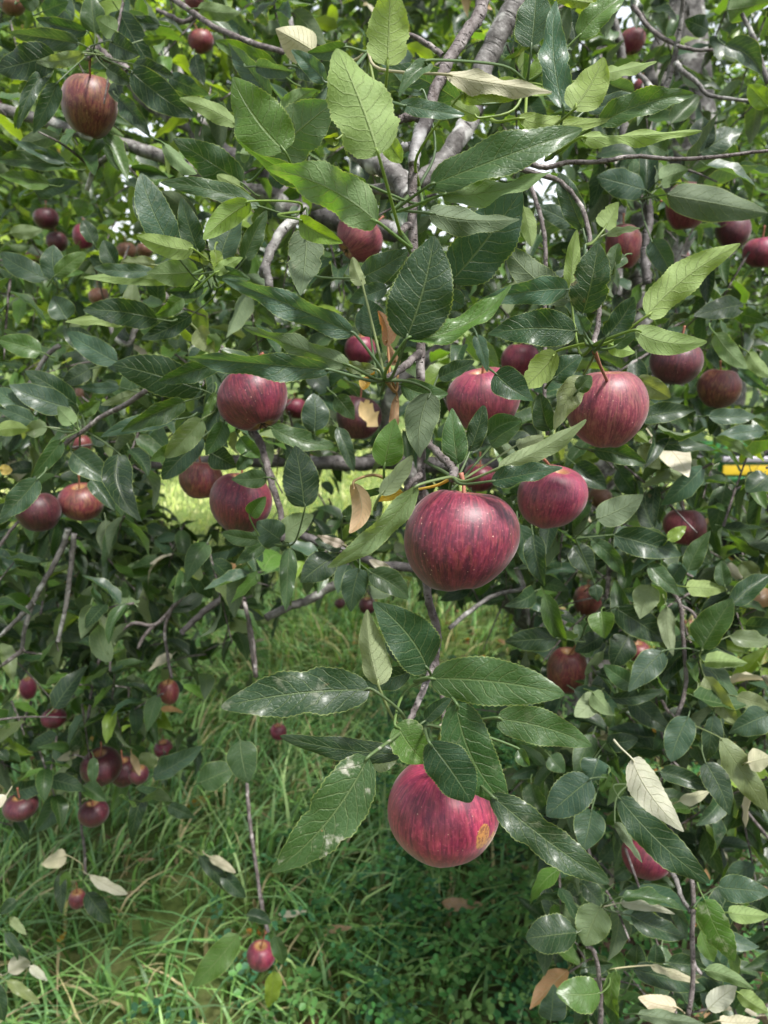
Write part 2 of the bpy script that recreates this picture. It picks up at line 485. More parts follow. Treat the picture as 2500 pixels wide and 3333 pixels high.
def build_ground():
    xs = np.concatenate([[-220, -90, -40, -18], np.linspace(-9, 9, 91), [18, 40, 90, 220]])
    ys = np.concatenate([[-40, -15, -6], np.linspace(-2, 16, 91), [22, 35, 70, 140, 300]])
    X, Y = np.meshgrid(xs, ys)
    Zv = gheight(X, Y) * (np.abs(X) < 10) * (Y < 17)
    V = np.stack([X.ravel(), Y.ravel(), Zv.ravel()], 1)
    w = len(xs)
    F = [(j * w + i, j * w + i + 1, (j + 1) * w + i + 1, (j + 1) * w + i) for j in range(len(ys) - 1) for i in range(w - 1)]
    me = mesh_np('ground', V, F, mat=ground_material())
    link('ground', me, kind='structure', label='soil and turf under the apple tree running back to a mown lawn')
build_ground()

def blades(n, xr, yr, hmin, hmax, wid, lean, cols, segs=4, dens=None, seed=1):
    r = np.random.default_rng(seed)
    x = r.uniform(*xr, n); y = r.uniform(*yr, n)
    if dens is not None:
        k = r.random(n) < dens(x, y)
        x, y = x[k], y[k]; n = len(x)
    # tufts: pull blades to clump centres
    cx = np.round(x * 6) / 6 + 0.05 * np.sin(y * 40); cy = np.round(y * 6) / 6 + 0.05 * np.cos(x * 37)
    pull = r.random(n) * 0.55
    x = x * (1 - pull) + cx * pull; y = y * (1 - pull) + cy * pull
    h = r.uniform(hmin, hmax, n) * (0.75 + 0.35 * np.sin(x * 2.3 + 1) * np.cos(y * 2.9))
    w = wid * r.uniform(0.6, 1.3, n)
    base_az = 1.2 * np.sin(x * 3.1) + 1.5 * np.cos(y * 2.7)
    az = base_az + r.normal(0, 1.1, n)
    ln = lean * r.uniform(0.3, 1.5, n)
    t = np.linspace(0, 1, segs + 1)[None, :]
    out = h[:, None] * ln[:, None] * t ** 2.1
    zz = h[:, None] * (t - 0.38 * np.minimum(ln, 1.5)[:, None] * t ** 3)
    dx, dy = np.cos(az)[:, None], np.sin(az)[:, None]
    cxp = x[:, None] + dx * out; cyp = y[:, None] + dy * out
    tw = r.uniform(-0.9, 0.9, n)[:, None]
    sxv, syv = -np.sin(az[:, None] + tw * t), np.cos(az[:, None] + tw * t)
    hw = w[:, None] * 0.5 * (1 - t ** 1.8 * 0.96)
    L = np.stack([cxp - sxv * hw, cyp - syv * hw, zz + gheight(x, y)[:, None]], -1)
    R = np.stack([cxp + sxv * hw, cyp + syv * hw, zz + gheight(x, y)[:, None]], -1)
    V = np.stack([L, R], 2).reshape(n, -1, 3)
    k = (segs + 1) * 2
    f = np.array([(2 * i, 2 * i + 1, 2 * i + 3, 2 * i + 2) for i in range(segs)])
    F = (f[None] + (np.arange(n) * k)[:, None, None]).reshape(-1, 4)
    ci = r.integers(0, len(cols), n)
    C = np.array(cols)[ci] * r.uniform(0.8, 2.2, (n, 1))
    C = np.concatenate([C, np.zeros((n, 1))], 1)
    C = np.repeat(C, k, 0)
    return V.reshape(-1, 3), F, C

GR = [(0.125, 0.235, 0.07), (0.10, 0.20, 0.07), (0.18, 0.30, 0.10), (0.09, 0.19, 0.08), (0.24, 0.33, 0.14), (0.15, 0.25, 0.12)]
GR2 = GR * 3 + [(0.36, 0.31, 0.18), (0.30, 0.24, 0.15)]
def near_d(x, y):
    left = 1 / (1 + np.exp((x - 0.05) * 7))
    pat = 0.65 + 0.35 * np.sin(x * 5 + 1.3) * np.cos(y * 4.1)
    return np.clip((0.10 + 0.95 * left) * pat + 0.12 * (y > 2.4), 0, 1)
V, F, C = blades(52000, (-2.6, 2.6), (0.75, 4.4), 0.10, 0.36, 0.0105, 0.9, GR2, 4, near_d, 3)
link('tall_grass', mesh_np('tall_grass', V, F, tint=C, mat=BLADE), kind='stuff', label='long lush green grass leaning over under the apple tree')
V, F, C = blades(52000, (-6, 6), (3.6, 11.5), 0.05, 0.15, 0.008, 0.7, [(0.32, 0.38, 0.13), (0.40, 0.43, 0.18), (0.26, 0.33, 0.10), (0.45, 0.44, 0.24)], 2, None, 4)
link('lawn_grass', mesh_np('lawn_grass', V, F, tint=C, mat=BLADE), kind='stuff', label='short bright green grass of the lawn behind the tree')

def weeds():
    """creeping stems with paired round leaflets, bottom middle and right"""
    r = np.random.default_rng(11)
    Vs, Fs, Cs = [], [], []
    o = 0
    leaf_c = [(0.045, 0.14, 0.05), (0.06, 0.18, 0.05), (0.04, 0.12, 0.06), (0.09, 0.21, 0.06), (0.14, 0.25, 0.08)]
    for i in range(1700):
        x = r.uniform(-0.35, 1.5); y = r.uniform(0.85, 2.9)
        if r.random() > (0.95 if x > 0.0 else 0.3): continue
        if x > 0.75 and r.random() < 0.45: continue
        az = r.uniform(0, 6.28); ln = r.uniform(0.10, 0.26); k = int(ln / 0.021)
        lift = r.uniform(0.08, 0.26)
        c = np.array(leaf_c[r.integers(len(leaf_c))]) * r.uniform(0.7, 1.3)
        bendv = r.uniform(-1, 1)
        for j in range(k):
            t = j / k
            a = az + bendv * t
            p = np.array([x + math.cos(a) * ln * t, y + math.sin(a) * ln * t, 0.02 + lift * math.sin(min(1, t * 1.1) * 2.2)])
            for sd in (-1, 1):
                ls = r.uniform(0.014, 0.027) * (1.15 - 0.5 * t)
                an = a + sd * r.uniform(0.9, 1.4)
                d = np.array([math.cos(an), math.sin(an), r.uniform(-0.2, 0.5)]); d /= np.linalg.norm(d)
                s_ = np.cross(d, [r.uniform(-.4, .4), r.uniform(-.4, .4), 1]); s_ /= np.linalg.norm(s_)
                up = np.cross(s_, d)
                q = [p, p + d * ls * 0.45 + s_ * ls * 0.36 + up * ls * 0.1, p + d * ls * 1.05, p + d * ls * 0.45 - s_ * ls * 0.36 + up * ls * 0.1,
                     p + d * ls * 0.85 + s_ * ls * 0.25, p + d * ls * 0.85 - s_ * ls * 0.25]
                Vs += q
                Fs += [(o, o + 1, o + 4, o + 2), (o, o + 2, o + 5, o + 3)]
                Cs += [(*c, 0)] * 6
                o += 6
    me = mesh_np('ground_weeds', Vs, Fs, tint=Cs, mat=BLADE)
    link('ground_weeds', me, kind='stuff', label='low creeping weeds with small paired leaves below the lowest big apple')
weeds()

# ------------------------------------------------------------------ leaf colours
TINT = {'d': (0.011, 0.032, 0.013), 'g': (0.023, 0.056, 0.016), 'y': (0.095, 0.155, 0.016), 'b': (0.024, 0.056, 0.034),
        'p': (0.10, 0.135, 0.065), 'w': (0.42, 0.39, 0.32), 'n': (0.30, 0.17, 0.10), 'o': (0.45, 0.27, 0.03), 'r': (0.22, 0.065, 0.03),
        'l': (0.042, 0.095, 0.015)}  # y and l are raised for backlight; b holds a bluish sheen as colour

def fallen():
    r = np.random.default_rng(5)
    n = 1500
    x = r.uniform(-2.2, 2.4, n); y = r.uniform(0.9, 4.5, n)
    keep = r.random(n) < np.where(x > 0.35, 0.9, 0.08)
    x, y = x[keep], y[keep]; n = len(x)
    V, uv = leaf_shapes(n, r.uniform(0.04, 0.075, n), r.uniform(0.02, 0.035, n), 5, 1, r.uniform(0, .8, n), r.uniform(-.2, .25, n), 0, 0.05, r.uniform(-1, 1, n), 0.1, r.random(n))
    az = r.uniform(0, 6.28, n); ti = r.normal(0, .35, n)
    ca, sa = np.cos(az)[:, None, None], np.sin(az)[:, None, None]
    X = V[..., 0] * ca - V[..., 1] * sa + x[:, None, None]
    Y = V[..., 0] * sa + V[..., 1] * ca + y[:, None, None]
    ZZ = V[..., 2] + V[..., 1] * ti[:, None, None] + 0.02 + gheight(x, y)[:, None, None] + r.random(n)[:, None, None] * 0.02
    W = np.stack([X, Y, ZZ], -1).reshape(-1, 3)
    f = leaf_topo(5, 1)
    k = V.shape[1] * V.shape[2]
    F = (f[None] + (np.arange(n) * k)[:, None, None]).reshape(-1, 4)
    cs = np.array([(0.16, 0.08, 0.05), (0.24, 0.12, 0.08), (0.11, 0.06, 0.045), (0.36, 0.22, 0.14), (0.45, 0.2, 0.05)])[r.integers(0, 5, n)]
    C = np.repeat(np.concatenate([cs, np.zeros((n, 1))], 1), k, 0)
    link('leaf_litter', mesh_np('leaf_litter', W, F, uv.reshape(-1, 2), C, mat=LEAF_BG), kind='stuff', label='brown dead leaves lying on the bare soil below the tree')
fallen()

# ------------------------------------------------------------------ trees standing behind
def crown_mesh(name, centre, rad, n, size, cols, seed, low=0.0, shell=0.45):
    r = np.random.default_rng(seed)
    nl = 26
    lc = r.normal(0, 1, (nl, 3)); lc /= np.linalg.norm(lc, axis=1)[:, None]
    lc = np.array(centre) + lc * np.array(rad) * r.uniform(0.25, 0.85, (nl, 1))
    lr = r.uniform(0.22, 0.42, nl)
    i = r.integers(0, nl, n)
    d = r.normal(0, 1, (n, 3)); d /= np.linalg.norm(d, axis=1)[:, None]
    p = lc[i] + d * (np.array(rad) * lr[i][:, None]) * (r.uniform(shell, 1, n) ** 0.5)[:, None]
    p[:, 2] = np.maximum(p[:, 2], low + r.random(n) * 0.4)
    L = size * r.uniform(0.7, 1.3, n); W = L * r.uniform(0.42, 0.6, n)
    V, uv = leaf_shapes(n, L, W, 3, 1, r.uniform(.1, .6, n), r.uniform(-.1, .15, n), 0, 0.03, r.uniform(-.5, .5, n), 0.0, r.random(n))
    nrm = d * 0.4 + np.array([0, 0, 0.8]) + r.normal(0, .55, (n, 3))
    nrm /= np.linalg.norm(nrm, axis=1)[:, None]
    ax = np.cross(nrm, r.normal(0, 1, (n, 3))); ax /= np.linalg.norm(ax, axis=1)[:, None]
    sd = np.cross(ax, nrm)
    W3 = (p[:, None, None, :] + V[..., 0:1] * sd[:, None, None, :] + V[..., 1:2] * ax[:, None, None, :] + V[..., 2:3] * nrm[:, None, None, :])
    k = V.shape[1] * V.shape[2]
    F = (leaf_topo(3, 1)[None] + (np.arange(n) * k)[:, None, None]).reshape(-1, 4)
    cs = np.array(cols)[r.integers(0, len(cols), n)] * r.uniform(0.75, 1.25, (n, 1)) * (0.8 + 0.5 * r.random(nl))[i][:, None]
    C = np.repeat(np.concatenate([cs, np.zeros((n, 1))], 1), k, 0)
    return mesh_np(name, W3.reshape(-1, 3), F, uv.reshape(-1, 2), C, mat=LEAF_BG)

def far_tree(name, x, y, h, rx, n, size, cols, label, seed, trunk_r=0.12, group='trees standing beyond the lawn'):
    t = empty(name, (x, y, 0), label=label, category='tree', group=group)
    r = np.random.default_rng(seed)
    tv, tf, tu = tube([(x, y, -0.05), (x + 0.05, y, h * .25), (x - 0.1, y + 0.05, h * .5), (x + .05, y, h * .85)],
                      [trunk_r, trunk_r * .8, trunk_r * .55, trunk_r * .15], 9, 0.15, seed)
    link('trunk', mesh_np('trunk', tv, tf, tu, mat=BARK_DARK), t)
    for q in range(6):
        a = q * 1.05 + r.random(); z0 = h * r.uniform(.22, .6); ln = rx * r.uniform(.5, .85)
        p0 = np.array([x, y, z0]); p1 = p0 + [math.cos(a) * ln * .5, math.sin(a) * ln * .5, ln * .35]; p2 = p0 + [math.cos(a) * ln, math.sin(a) * ln, ln * .5]
        v_, f_, u_ = tube([p0, p1, p2], [trunk_r * .5, trunk_r * .3, trunk_r * .1], 6, 0.1, seed + q)
        link('limb', mesh_np('limb', v_, f_, u_, mat=BARK_DARK), t)
    cr = link('crown', crown_mesh('crown', (x, y, h * .6), (rx, rx, h * .45), n, size, cols, seed, h * .12), t)
    cr['kind'] = 'stuff'
    return t

YG = [(0.14, 0.22, 0.03), (0.10, 0.18, 0.03), (0.20, 0.27, 0.045), (0.06, 0.12, 0.022)]
DG = [(0.03, 0.07, 0.02), (0.045, 0.10, 0.025), (0.06, 0.12, 0.03), (0.03, 0.065, 0.03)]
far_tree('broadleaf_tree', -4.4, 9.5, 6.6, 2.7, 17000, 0.17, YG, 'bright yellow green tree seen through the leaves behind the upper left apples', 21)
far_tree('broadleaf_tree', -0.6, 13.0, 7.5, 3.0, 12000, 0.21, YG + DG, 'mid green tree beyond the lawn behind the fork of the pale branches', 22, 0.16)
far_tree('broadleaf_tree', 2.9, 8.4, 5.2, 2.0, 6500, 0.13, DG, 'dark green tree behind the long bare twig at the upper right', 23)
far_tree('broadleaf_tree', 6.2, 13.5, 7.4, 2.8, 7000, 0.17, DG + YG[:1], 'dark tree standing beyond the green and yellow tractor', 24, 0.16)
far_tree('broadleaf_tree', -8.0, 15.0, 7.2, 3.0, 6000, 0.19, YG, 'pale green tree farthest away at the left edge of the lawn', 25, 0.15)

def hedge():
    t = empty('hedge', (0, 18.5, 0), label='tall leafy hedge closing off the far side of the lawn', category='hedge')
    r = np.random.default_rng(8)
    a = crown_mesh('foliage', (-6, 18.5, 1.9), (7.5, .9, 2.0), 9000, 0.24, YG + DG, 31, 0.0, 0.1)
    c = crown_mesh('foliage', (6.5, 18.5, 1.9), (7.5, .9, 2.0), 9000, 0.24, YG + DG, 32, 0.0, 0.1)
    for me in (a, c):
        link('foliage', me, t)['kind'] = 'stuff'
    for q in range(8):
        v_, f_, u_ = tube([(-10 + q * 2.8, 18.5, -.05), (-10 + q * 2.8 + .1, 18.5, 1.6)], [.05, .02], 6)
        link('stem', mesh_np('stem', v_, f_, u_, mat=BARK_DARK), t)
hedge()

# ------------------------------------------------------------------ the tractor glimpsed at the right edge
def bevel_box(name, size, loc, mat, parent, bev=0.02, taper=None):
    import bmesh
    bm = bmesh.new()
    bmesh.ops.create_cube(bm, size=1.0)
    for v in bm.verts:
        if taper and v.co.x < 0: v.co.z = v.co.z * taper[0] + taper[1]
        v.co.x *= size[0]; v.co.y *= size[1]; v.co.z *= size[2]
    bmesh.ops.bevel(bm, geom=bm.edges[:], offset=bev, segments=3, profile=0.6, affect='EDGES')
    bmesh.ops.translate(bm, verts=bm.verts[:], vec=loc)
    me = bpy.data.meshes.new(name); bm.to_mesh(me); bm.free()
    for p in me.polygons: p.use_smooth = True
    me.materials.append(mat)
    o = link(name, me, parent)
    o.matrix_parent_inverse = Matrix.Identity(4)
    return o

def lathe_y(name, prof, loc, mat, parent, seg=40, lugs=0):
    """revolve (radius, y) pairs about the y axis"""
    V, F = [], []
    n = len(prof)
    for i in range(seg):
        a = 2 * math.pi * i / seg
        for (rr, yy) in prof:
            k = rr + (0.012 if lugs and i % 2 and rr > lugs else 0)
            V.append((loc[0] + k * math.cos(a), loc[1] + yy, loc[2] + k * math.sin(a)))
    for i in range(seg):
        j = (i + 1) % seg
        for q in range(n - 1):
            F.append((i * n + q, i * n + q + 1, j * n + q + 1, j * n + q))
    o = link(name, mesh_np(name, V, F, mat=mat), parent)
    o.matrix_parent_inverse = Matrix.Identity(4)
    return o

def tractor():
    green = flat_material('green_enamel', (0.02, 0.16, 0.035), 0.3, noise_amt=.15)
    yellow = flat_material('yellow_enamel', (0.72, 0.50, 0.03), 0.35, noise_amt=.12)
    rimy = flat_material('rim_yellow', (0.70, 0.42, 0.02), 0.4, noise_amt=.2)
    black = flat_material('black_rubber', (0.012, 0.012, 0.014), 0.75, noise_amt=.2)
    silver = flat_material('grey_trim', (0.42, 0.40, 0.46), 0.35, 0.4, noise_amt=.2)
    p = P(2345, 1532, 3.9)
    ox, oy, top = float(p[0]), float(p[1]), float(p[2])
    t = empty('garden_tractor', (ox, oy, 0), label='green and yellow garden tractor parked behind the leaves at the right edge', category='tractor')
    zz = top
    bevel_box('hood', (1.0, .52, .20), (.5, .27, zz), green, t, .025, (0.86, -0.05))
    bevel_box('side_stripe', (.98, .012, .052), (.5, -.001, zz + .004), yellow, t, .004)
    bevel_box('lower_stripe', (.99, .012, .016), (.5, -.003, zz - .042), green, t, .003)
    bevel_box('side_trim', (1.02, .05, .028), (.51, .01, zz + .060), silver, t, .006)
    bevel_box('side_trim', (1.02, .05, .022), (.51, .01, zz + .098), black, t, .005)
    bevel_box('side_trim', (1.0, .05, .035), (.5, .01, zz - .085), silver, t, .006)
    bevel_box('engine_bay', (1.1, .40, .26), (.62, .27, zz - .26), black, t, .03)
    bevel_box('grille', (.04, .42, .16), (-.005, .27, zz - .02), black, t, .01)
    for q in range(5):
        bevel_box('grille_bar', (.02, .40, .010), (-.03, .27, zz - .075 + q * .028), silver, t, .003)
    bevel_box('chassis', (1.9, .30, .09), (.95, .27, .42), black, t, .02)
    bevel_box('front_axle', (.07, .62, .07), (.36, .27, .28), black, t, .012)
    bevel_box('fender', (.62, .72, .07), (1.55, .27, .76), green, t, .03)
    bevel_box('seat', (.42, .44, .10), (1.5, .27, .86), yellow, t, .04)
    bevel_box('seat_back', (.10, .44, .36), (1.72, .27, 1.05), yellow, t, .04)
    bevel_box('steering_column', (.05, .05, .36), (1.08, .27, .98), black, t, .01)
    V, F, U = tube([(1.05 + .17 * math.cos(a) * .5, .27 + .17 * math.sin(a), 1.17 + .09 * math.cos(a)) for a in np.linspace(0, 2 * math.pi, 13)], [.014] * 13, 8)
    o = link('steering_wheel', mesh_np('steering_wheel', V, F, U, mat=black), t); o.matrix_parent_inverse = Matrix.Identity(4)
    for (x, y, r) in ((.40, -.10, .28), (.40, .64, .28), (1.55, -.14, .36), (1.55, .68, .36)):
        w = .10 if r < .3 else .15
        ty = lathe_y('tyre', [(r * .55, -w), (r * .86, -w * 1.05), (r * .97, -w * .8), (r, 0), (r * .97, w * .8), (r * .86, w * 1.05), (r * .55, w)], (x, y, r), black, t, 44, r * .9)
        rm = lathe_y('rim', [(0.0, -w * .3), (r * .16, -w * .35), (r * .2, -w * .1), (r * .45, -w * .3), (r * .52, -w * .92), (r * .56, -w * .95), (r * .56, w * .95), (r * .45, w * .3), (0.0, w * .2)], (x, y, r), rimy, t, 36)
tractor()

# ------------------------------------------------------------------ the apple tree: trunk, limbs, twigs
base = P(1935, 1900, 2.9)
TREE = empty('apple_tree', (float(base[0]), float(base[1]), 0.0), category='tree',
             label='old apple tree with pale grey limbs, hanging twigs and red fruit filling the picture')

def wood(name, d0, d1, w0, w1, mat, pts, knobs=0.12, sides=8):
    """pts: (zone, x, y) ...; diameters in zoomed pixels, depths in metres"""
    n = len(pts)
    Q, R = [], []
    for i, (z, x, y) in enumerate(pts):
        t = i / max(1, n - 1)
        d = d0 + (d1 - d0) * t
        px, py = Z(z, x, y)
        Q.append(P(px, py, d)); R.append((w0 + (w1 - w0) * t) * (ZS if z != 'N' else 1) * 0.5 / FPX * d)
    V, F, U = tube(Q, R, sides, knobs, len(bpy.data.meshes))
    return link(name, mesh_np(name, V, F, U, mat=mat), TREE), Q

def seq(z, *xy): return [(z, x, y) for x, y in xy]
bx_, by_ = float(base[0]), float(base[1])
V, F, U = tube([(bx_, by_, -.08), (bx_, by_, .12), (bx_ + .05, by_, .6), (bx_ - .02, by_, 1.1), (bx_ + .06, by_ - .05, 1.6), (bx_ + .15, by_ - .2, 2.1), tuple(P(2230, -60, 2.3))],
               [.17, .12, .10, .095, .085, .07, .05], 14, 0.06, 3)
link('trunk', mesh_np('trunk', V, F, U, mat=BARK), TREE)

wood('limb', 1.30, 1.25, 62, 110, BARK, seq('A', (-60, 630), (300, 740), (600, 830), (900, 910), (1120, 1010), (1400, 1120), (1659, 1180)) + seq('B', (250, 1260), (480, 1180), (720, 1130), (960, 1160)))
wood('limb', 1.9, 1.35, 95, 120, BARK_DARK, seq('A', (560, 250), (780, 470), (900, 620), (1130, 740), (1300, 880), (1500, 1000), (1659, 1100)) + seq('B', (240, 1200), (560, 1330), (900, 1400)))
wood('limb', 2.3, 1.9, 150, 120, BARK, seq('A', (830, 80), (960, 320), (1100, 560), (1210, 820), (1290, 960)))
wood('limb', .98, .98, 128, 122, BARK, seq('B', (1680, -120), (1560, 120), (1460, 330), (1400, 500), (1370, 640)), .06, 12)
wood('limb', .98, .95, 122, 100, BARK, seq('B', (1370, 640), (1330, 740), (1270, 830), (1190, 950), (1090, 1060), (1000, 1120)), .10, 12)
wood('branch', .95, 1.02, 122, 122, BARK, seq('B', (990, 1200), (940, 1110), (860, 1010), (750, 960), (660, 900)), .10, 12)
wood('branch', .95, 1.1, 60, 60, BARK, seq('B', (980, 1140), (860, 1130), (740, 1140), (600, 1200)), .1)
wood('branch', .64, .60, 80, 66, TWIG, seq('B', (1440, -60), (1400, 90), (1330, 190), (1220, 360), (1140, 540), (1090, 720)), .12, 10)
wood('branch', .60, .58, 92, 66, BARK_DARK, seq('B', (1090, 700), (1050, 800), (1015, 900), (1005, 1000)), .12, 10)
wood('twig', .58, .58, 58, 46, TWIG, seq('B', (1004, 980), (1002, 1200), (1000, 1480), (1010, 1650)) + seq('E', (1050, 560), (1045, 760), (1052, 1000), (1055, 1250), (1055, 1480)) + seq('H', (1070, 200), (1085, 540), (1108, 700), (1150, 850), (1140, 1000)), .10)
wood('twig', .555, .54, 34, 30, TWIG, seq('H', (1140, 960), (1150, 1080), (1175, 1200), (1190, 1400), (1170, 1500)) + seq('K', (1150, 0), (1130, 60)), .08)
wood('twig', .555, .50, 44, 36, TWIG, seq('H', (1135, 1020), (1090, 1130), (1050, 1230), (1000, 1340), (965, 1410)), .14)
wood('spur', .575, .50, 46, 44, TWIG, seq('E', (1045, 640), (990, 690), (930, 740), (840, 800)), .35)
wood('spur', .575, .53, 40, 52, TWIG, seq('E', (1090, 1180), (1140, 1230), (1200, 1290), (1250, 1350), (1240, 1400)), .4)
wood('spur', .575, .54, 44, 30, TWIG, seq('E', (1050, 1380), (1000, 1410), (960, 1460)), .4)
wood('spur', .60, .52, 46, 40, TWIG, seq('B', (1000, 1340), (965, 1360), (930, 1390)), .4)
wood('spur', .60, .60, 60, 46, TWIG, seq('B', (1050, 710), (980, 700), (920, 720)), .4)
wood('spur', .60, .60, 56, 50, BARK_DARK, seq('B', (1010, 880), (970, 880), (940, 880)), .1)
wood('twig', .62, .62, 34, 24, TWIG, seq('B', (1180, 330), (1080, 260), (1000, 215), (900, 205), (760, 250)), .2)
wood('twig', .64, .60, 38, 20, TWIG, seq('C', (0, 985), (130, 990), (230, 985), (330, 1005), (450, 975), (650, 970), (850, 938), (1100, 955), (1350, 940), (1720, 895)), .14)
wood('twig', .62, .58, 34, 26, TWIG, seq('C', (60, 960), (130, 1000), (300, 1050), (420, 1095), (540, 1240), (585, 1400), (590, 1500)), .14)
wood('twig', .58, .55, 26, 34, TWIG, seq('F', (590, 40), (630, 180), (645, 350), (640, 450), (620, 560), (600, 600)), .2)
wood('twig', .78, .76, 28, 22, TWIG, seq('C', (225, 1090), (270, 1220), (315, 1400), (325, 1600)) + seq('F', (318, 400), (322, 700), (318, 950), (335, 1140)), .16)
wood('twig', 1.0, 1.05, 26, 40, BARK, seq('C', (1150, -30), (1140, 100), (1110, 280), (1075, 430), (1020, 590)), .16)
wood('twig', 1.05, 1.0, 30, 18, TWIG, seq('C', (850, 40), (950, 170), (1100, 265), (1220, 300), (1330, 300)), .18)
wood('twig', 1.05, 1.0, 30, 34, BARK, seq('C', (840, 430), (890, 450), (950, 520), (1030, 575)), .2)
wood('twig', 1.0, .95, 34, 18, BARK, seq('C', (1105, 380), (1150, 430), (1240, 500), (1290, 565), (1400, 590), (1620, 612)), .22)
wood('twig', 1.1, 1.1, 24, 34, BARK, seq('C', (1500, 80), (1570, 220), (1610, 350), (1659, 500)), .16)
wood('branch', 2.1, 2.2, 150, 130, BARK, seq('C', (1130, 60), (1040, 230), (990, 420), (960, 600), (900, 900)) + seq('F', (900, 200), (880, 700)))
wood('branch', 1.7, 1.8, 50, 64, BARK, seq('C', (720, 90), (760, 230), (790, 420), (795, 800), (780, 1220)) + seq('F', (740, 500), (720, 1300)), .14)
wood('branch', 2.0, 2.0, 80, 80, BARK, seq('C', (650, -40), (655, 200), (640, 500), (660, 1000), (700, 1500)), .14)
wood('branch', 1.9, 1.9, 110, 90, BARK_DARK, seq('B', (180, -60), (205, 60), (280, 230), (330, 420)), .1)
wood('twig', 1.1, 1.0, 34, 34, TWIG, seq('A', (1020, -20), (1180, 90), (1300, 170), (1500, 255), (1700, 310)), .2)
wood('twig', 1.12, 1.1, 24, 30, TWIG, seq('A', (940, 60), (1010, 90), (1100, 130), (1180, 90)), .2)
wood('twig', 1.15, 1.2, 36, 26, BARK, seq('A', (700, 910), (620, 960), (560, 1030), (520, 1140)), .14)
wood('spur', .98, .95, 60, 40, TWIG, seq('A', (760, 420), (640, 340), (560, 290), (520, 350)), .5)
wood('twig', .78, .74, 66, 50, BARK, seq('B', (350, 1240), (320, 1300), (230, 1370), (150, 1500), (110, 1640)) + seq('E', (120, 140), (145, 250)), .2)
wood('twig', .9, .85, 24, 34, TWIG, seq('D', (340, 1220), (500, 1110), (620, 1020), (760, 950), (880, 865)), .16)
wood('twig', 1.2, 1.2, 24, 30, BARK, seq('D', (160, 860), (230, 740), (290, 650), (360, 595)), .14)
wood('twig', 1.2, 1.2, 30, 40, BARK, seq('D', (660, 470), (690, 550), (770, 590), (810, 500), (850, 440), (1010, 290)), .2)
wood('branch', .84, .80, 50, 34, TWIG, seq('E', (40, 1110), (95, 1210), (130, 1330), (160, 1440), (205, 1580)) + seq('H', (215, 200), (225, 300)), .16)
wood('limb', 1.6, 1.7, 60, 110, BARK_DARK, seq('D', (770, 1290), (1000, 1310), (1300, 1290)) + seq('E', (300, 1290), (600, 1310), (800, 1300), (1100, 1310), (1500, 1330)), .14)
wood('limb', 1.4, 1.6, 80, 120, BARK, seq('E', (1250, 560), (1120, 660), (930, 830), (850, 1000), (900, 1240), (1000, 1420), (1060, 1560)), .1)
wood('branch', 1.35, 1.3, 24, 40, BARK, seq('G', (130, 970), (150, 830), (200, 660), (300, 480), (380, 320), (410, 220)), .14)
wood('branch', 1.35, 1.3, 24, 36, BARK, seq('G', (350, 900), (395, 680), (430, 400), (445, 250)), .14)
wood('branch', 1.3, 1.3, 34, 22, BARK, seq('G', (200, 670), (110, 760), (0, 870)), .14)
wood('twig', 1.2, 1.2, 20, 20, TWIG, seq('G', (110, 180), (50, 250), (-10, 340)), .1)
wood('twig', 1.3, 1.3, 30, 20, TWIG, seq('G', (140, 950), (70, 1000), (0, 1050)), .1)
wood('twig', 1.4, 1.4, 26, 18, TWIG, seq('G', (1110, 600), (1050, 680), (930, 800), (800, 790), (700, 860), (640, 930), (565, 1100), (525, 1400)), .1)
wood('twig', 1.4, 1.4, 26, 18, TWIG, seq('G', (930, 800), (870, 860), (825, 945)), .1)
wood('twig', 1.4, 1.4, 20, 20, TWIG, seq('G', (1040, 680), (990, 820), (1000, 950), (1030, 1120)), .1)
wood('twig', 1.2, 1.2, 26, 22, TWIG, seq('G', (1410, 540), (1460, 660), (1500, 800), (1525, 960), (1535, 1110)), .1)
wood('twig', 1.5, 1.5, 20, 16, TWIG, seq('G', (190, 1260), (140, 1380), (80, 1560)), .1)
wood('branch', 1.5, 1.5, 36, 46, BARK_DARK, seq('G', (1090, 850), (1200, 740), (1290, 670), (1400, 600)), .1)
wood('branch', 1.25, 1.3, 50, 60, BARK_DARK, seq('H', (320, 250), (500, 330), (660, 380), (800, 440), (970, 455), (1150, 480)), .1)
wood('branch', 1.3, 1.3, 60, 50, BARK, seq('H', (590, 540), (480, 590), (380, 650), (260, 690), (120, 760)), .1)
wood('twig', 1.2, 1.25, 24, 30, TWIG, seq('H', (-10, 640), (25, 850), (60, 1110)), .1)
wood('limb', 1.75, 1.9, 110, 150, BARK_DARK, seq('H', (1440, 590), (1580, 660), (1700, 720)) + seq('I', (200, 760), (420, 800)), .1)
wood('twig', 1.1, 1.2, 28, 24, BARK, seq('H', (1220, 820), (1380, 690), (1500, 620), (1640, 590)) + seq('I', (180, 580)), .12)
wood('twig', 1.2, 1.2, 36, 20, BARK, seq('I', (150, 460), (195, 580), (215, 700), (225, 800)), .14)
wood('twig', 1.3, 1.2, 30, 26, TWIG, seq('I', (700, 270), (705, 450), (690, 650)), .1)
wood('twig', 1.0, .98, 26, 26, TWIG, seq('I', (1060, 560), (1130, 680), (1145, 850), (1165, 1050), (1160, 1200), (1100, 1390)), .14)
wood('twig', 1.0, .98, 20, 20, TWIG, seq('I', (1130, 680), (1200, 720), (1240, 780)), .14)
wood('twig', 1.0, 1.0, 20, 22, TWIG, seq('I', (1020, 1250), (1060, 1320), (1110, 1370)), .14)
wood('twig', 1.2, 1.2, 26, 22, TWIG, seq('I', (560, 830), (590, 950), (590, 1170)), .14)
wood('limb', 2.0, 2.2, 150, 100, BARK, seq('I', (1800, 1120), (1600, 1150), (1450, 1160), (1300, 1120), (1100, 1080)), .08, 12)
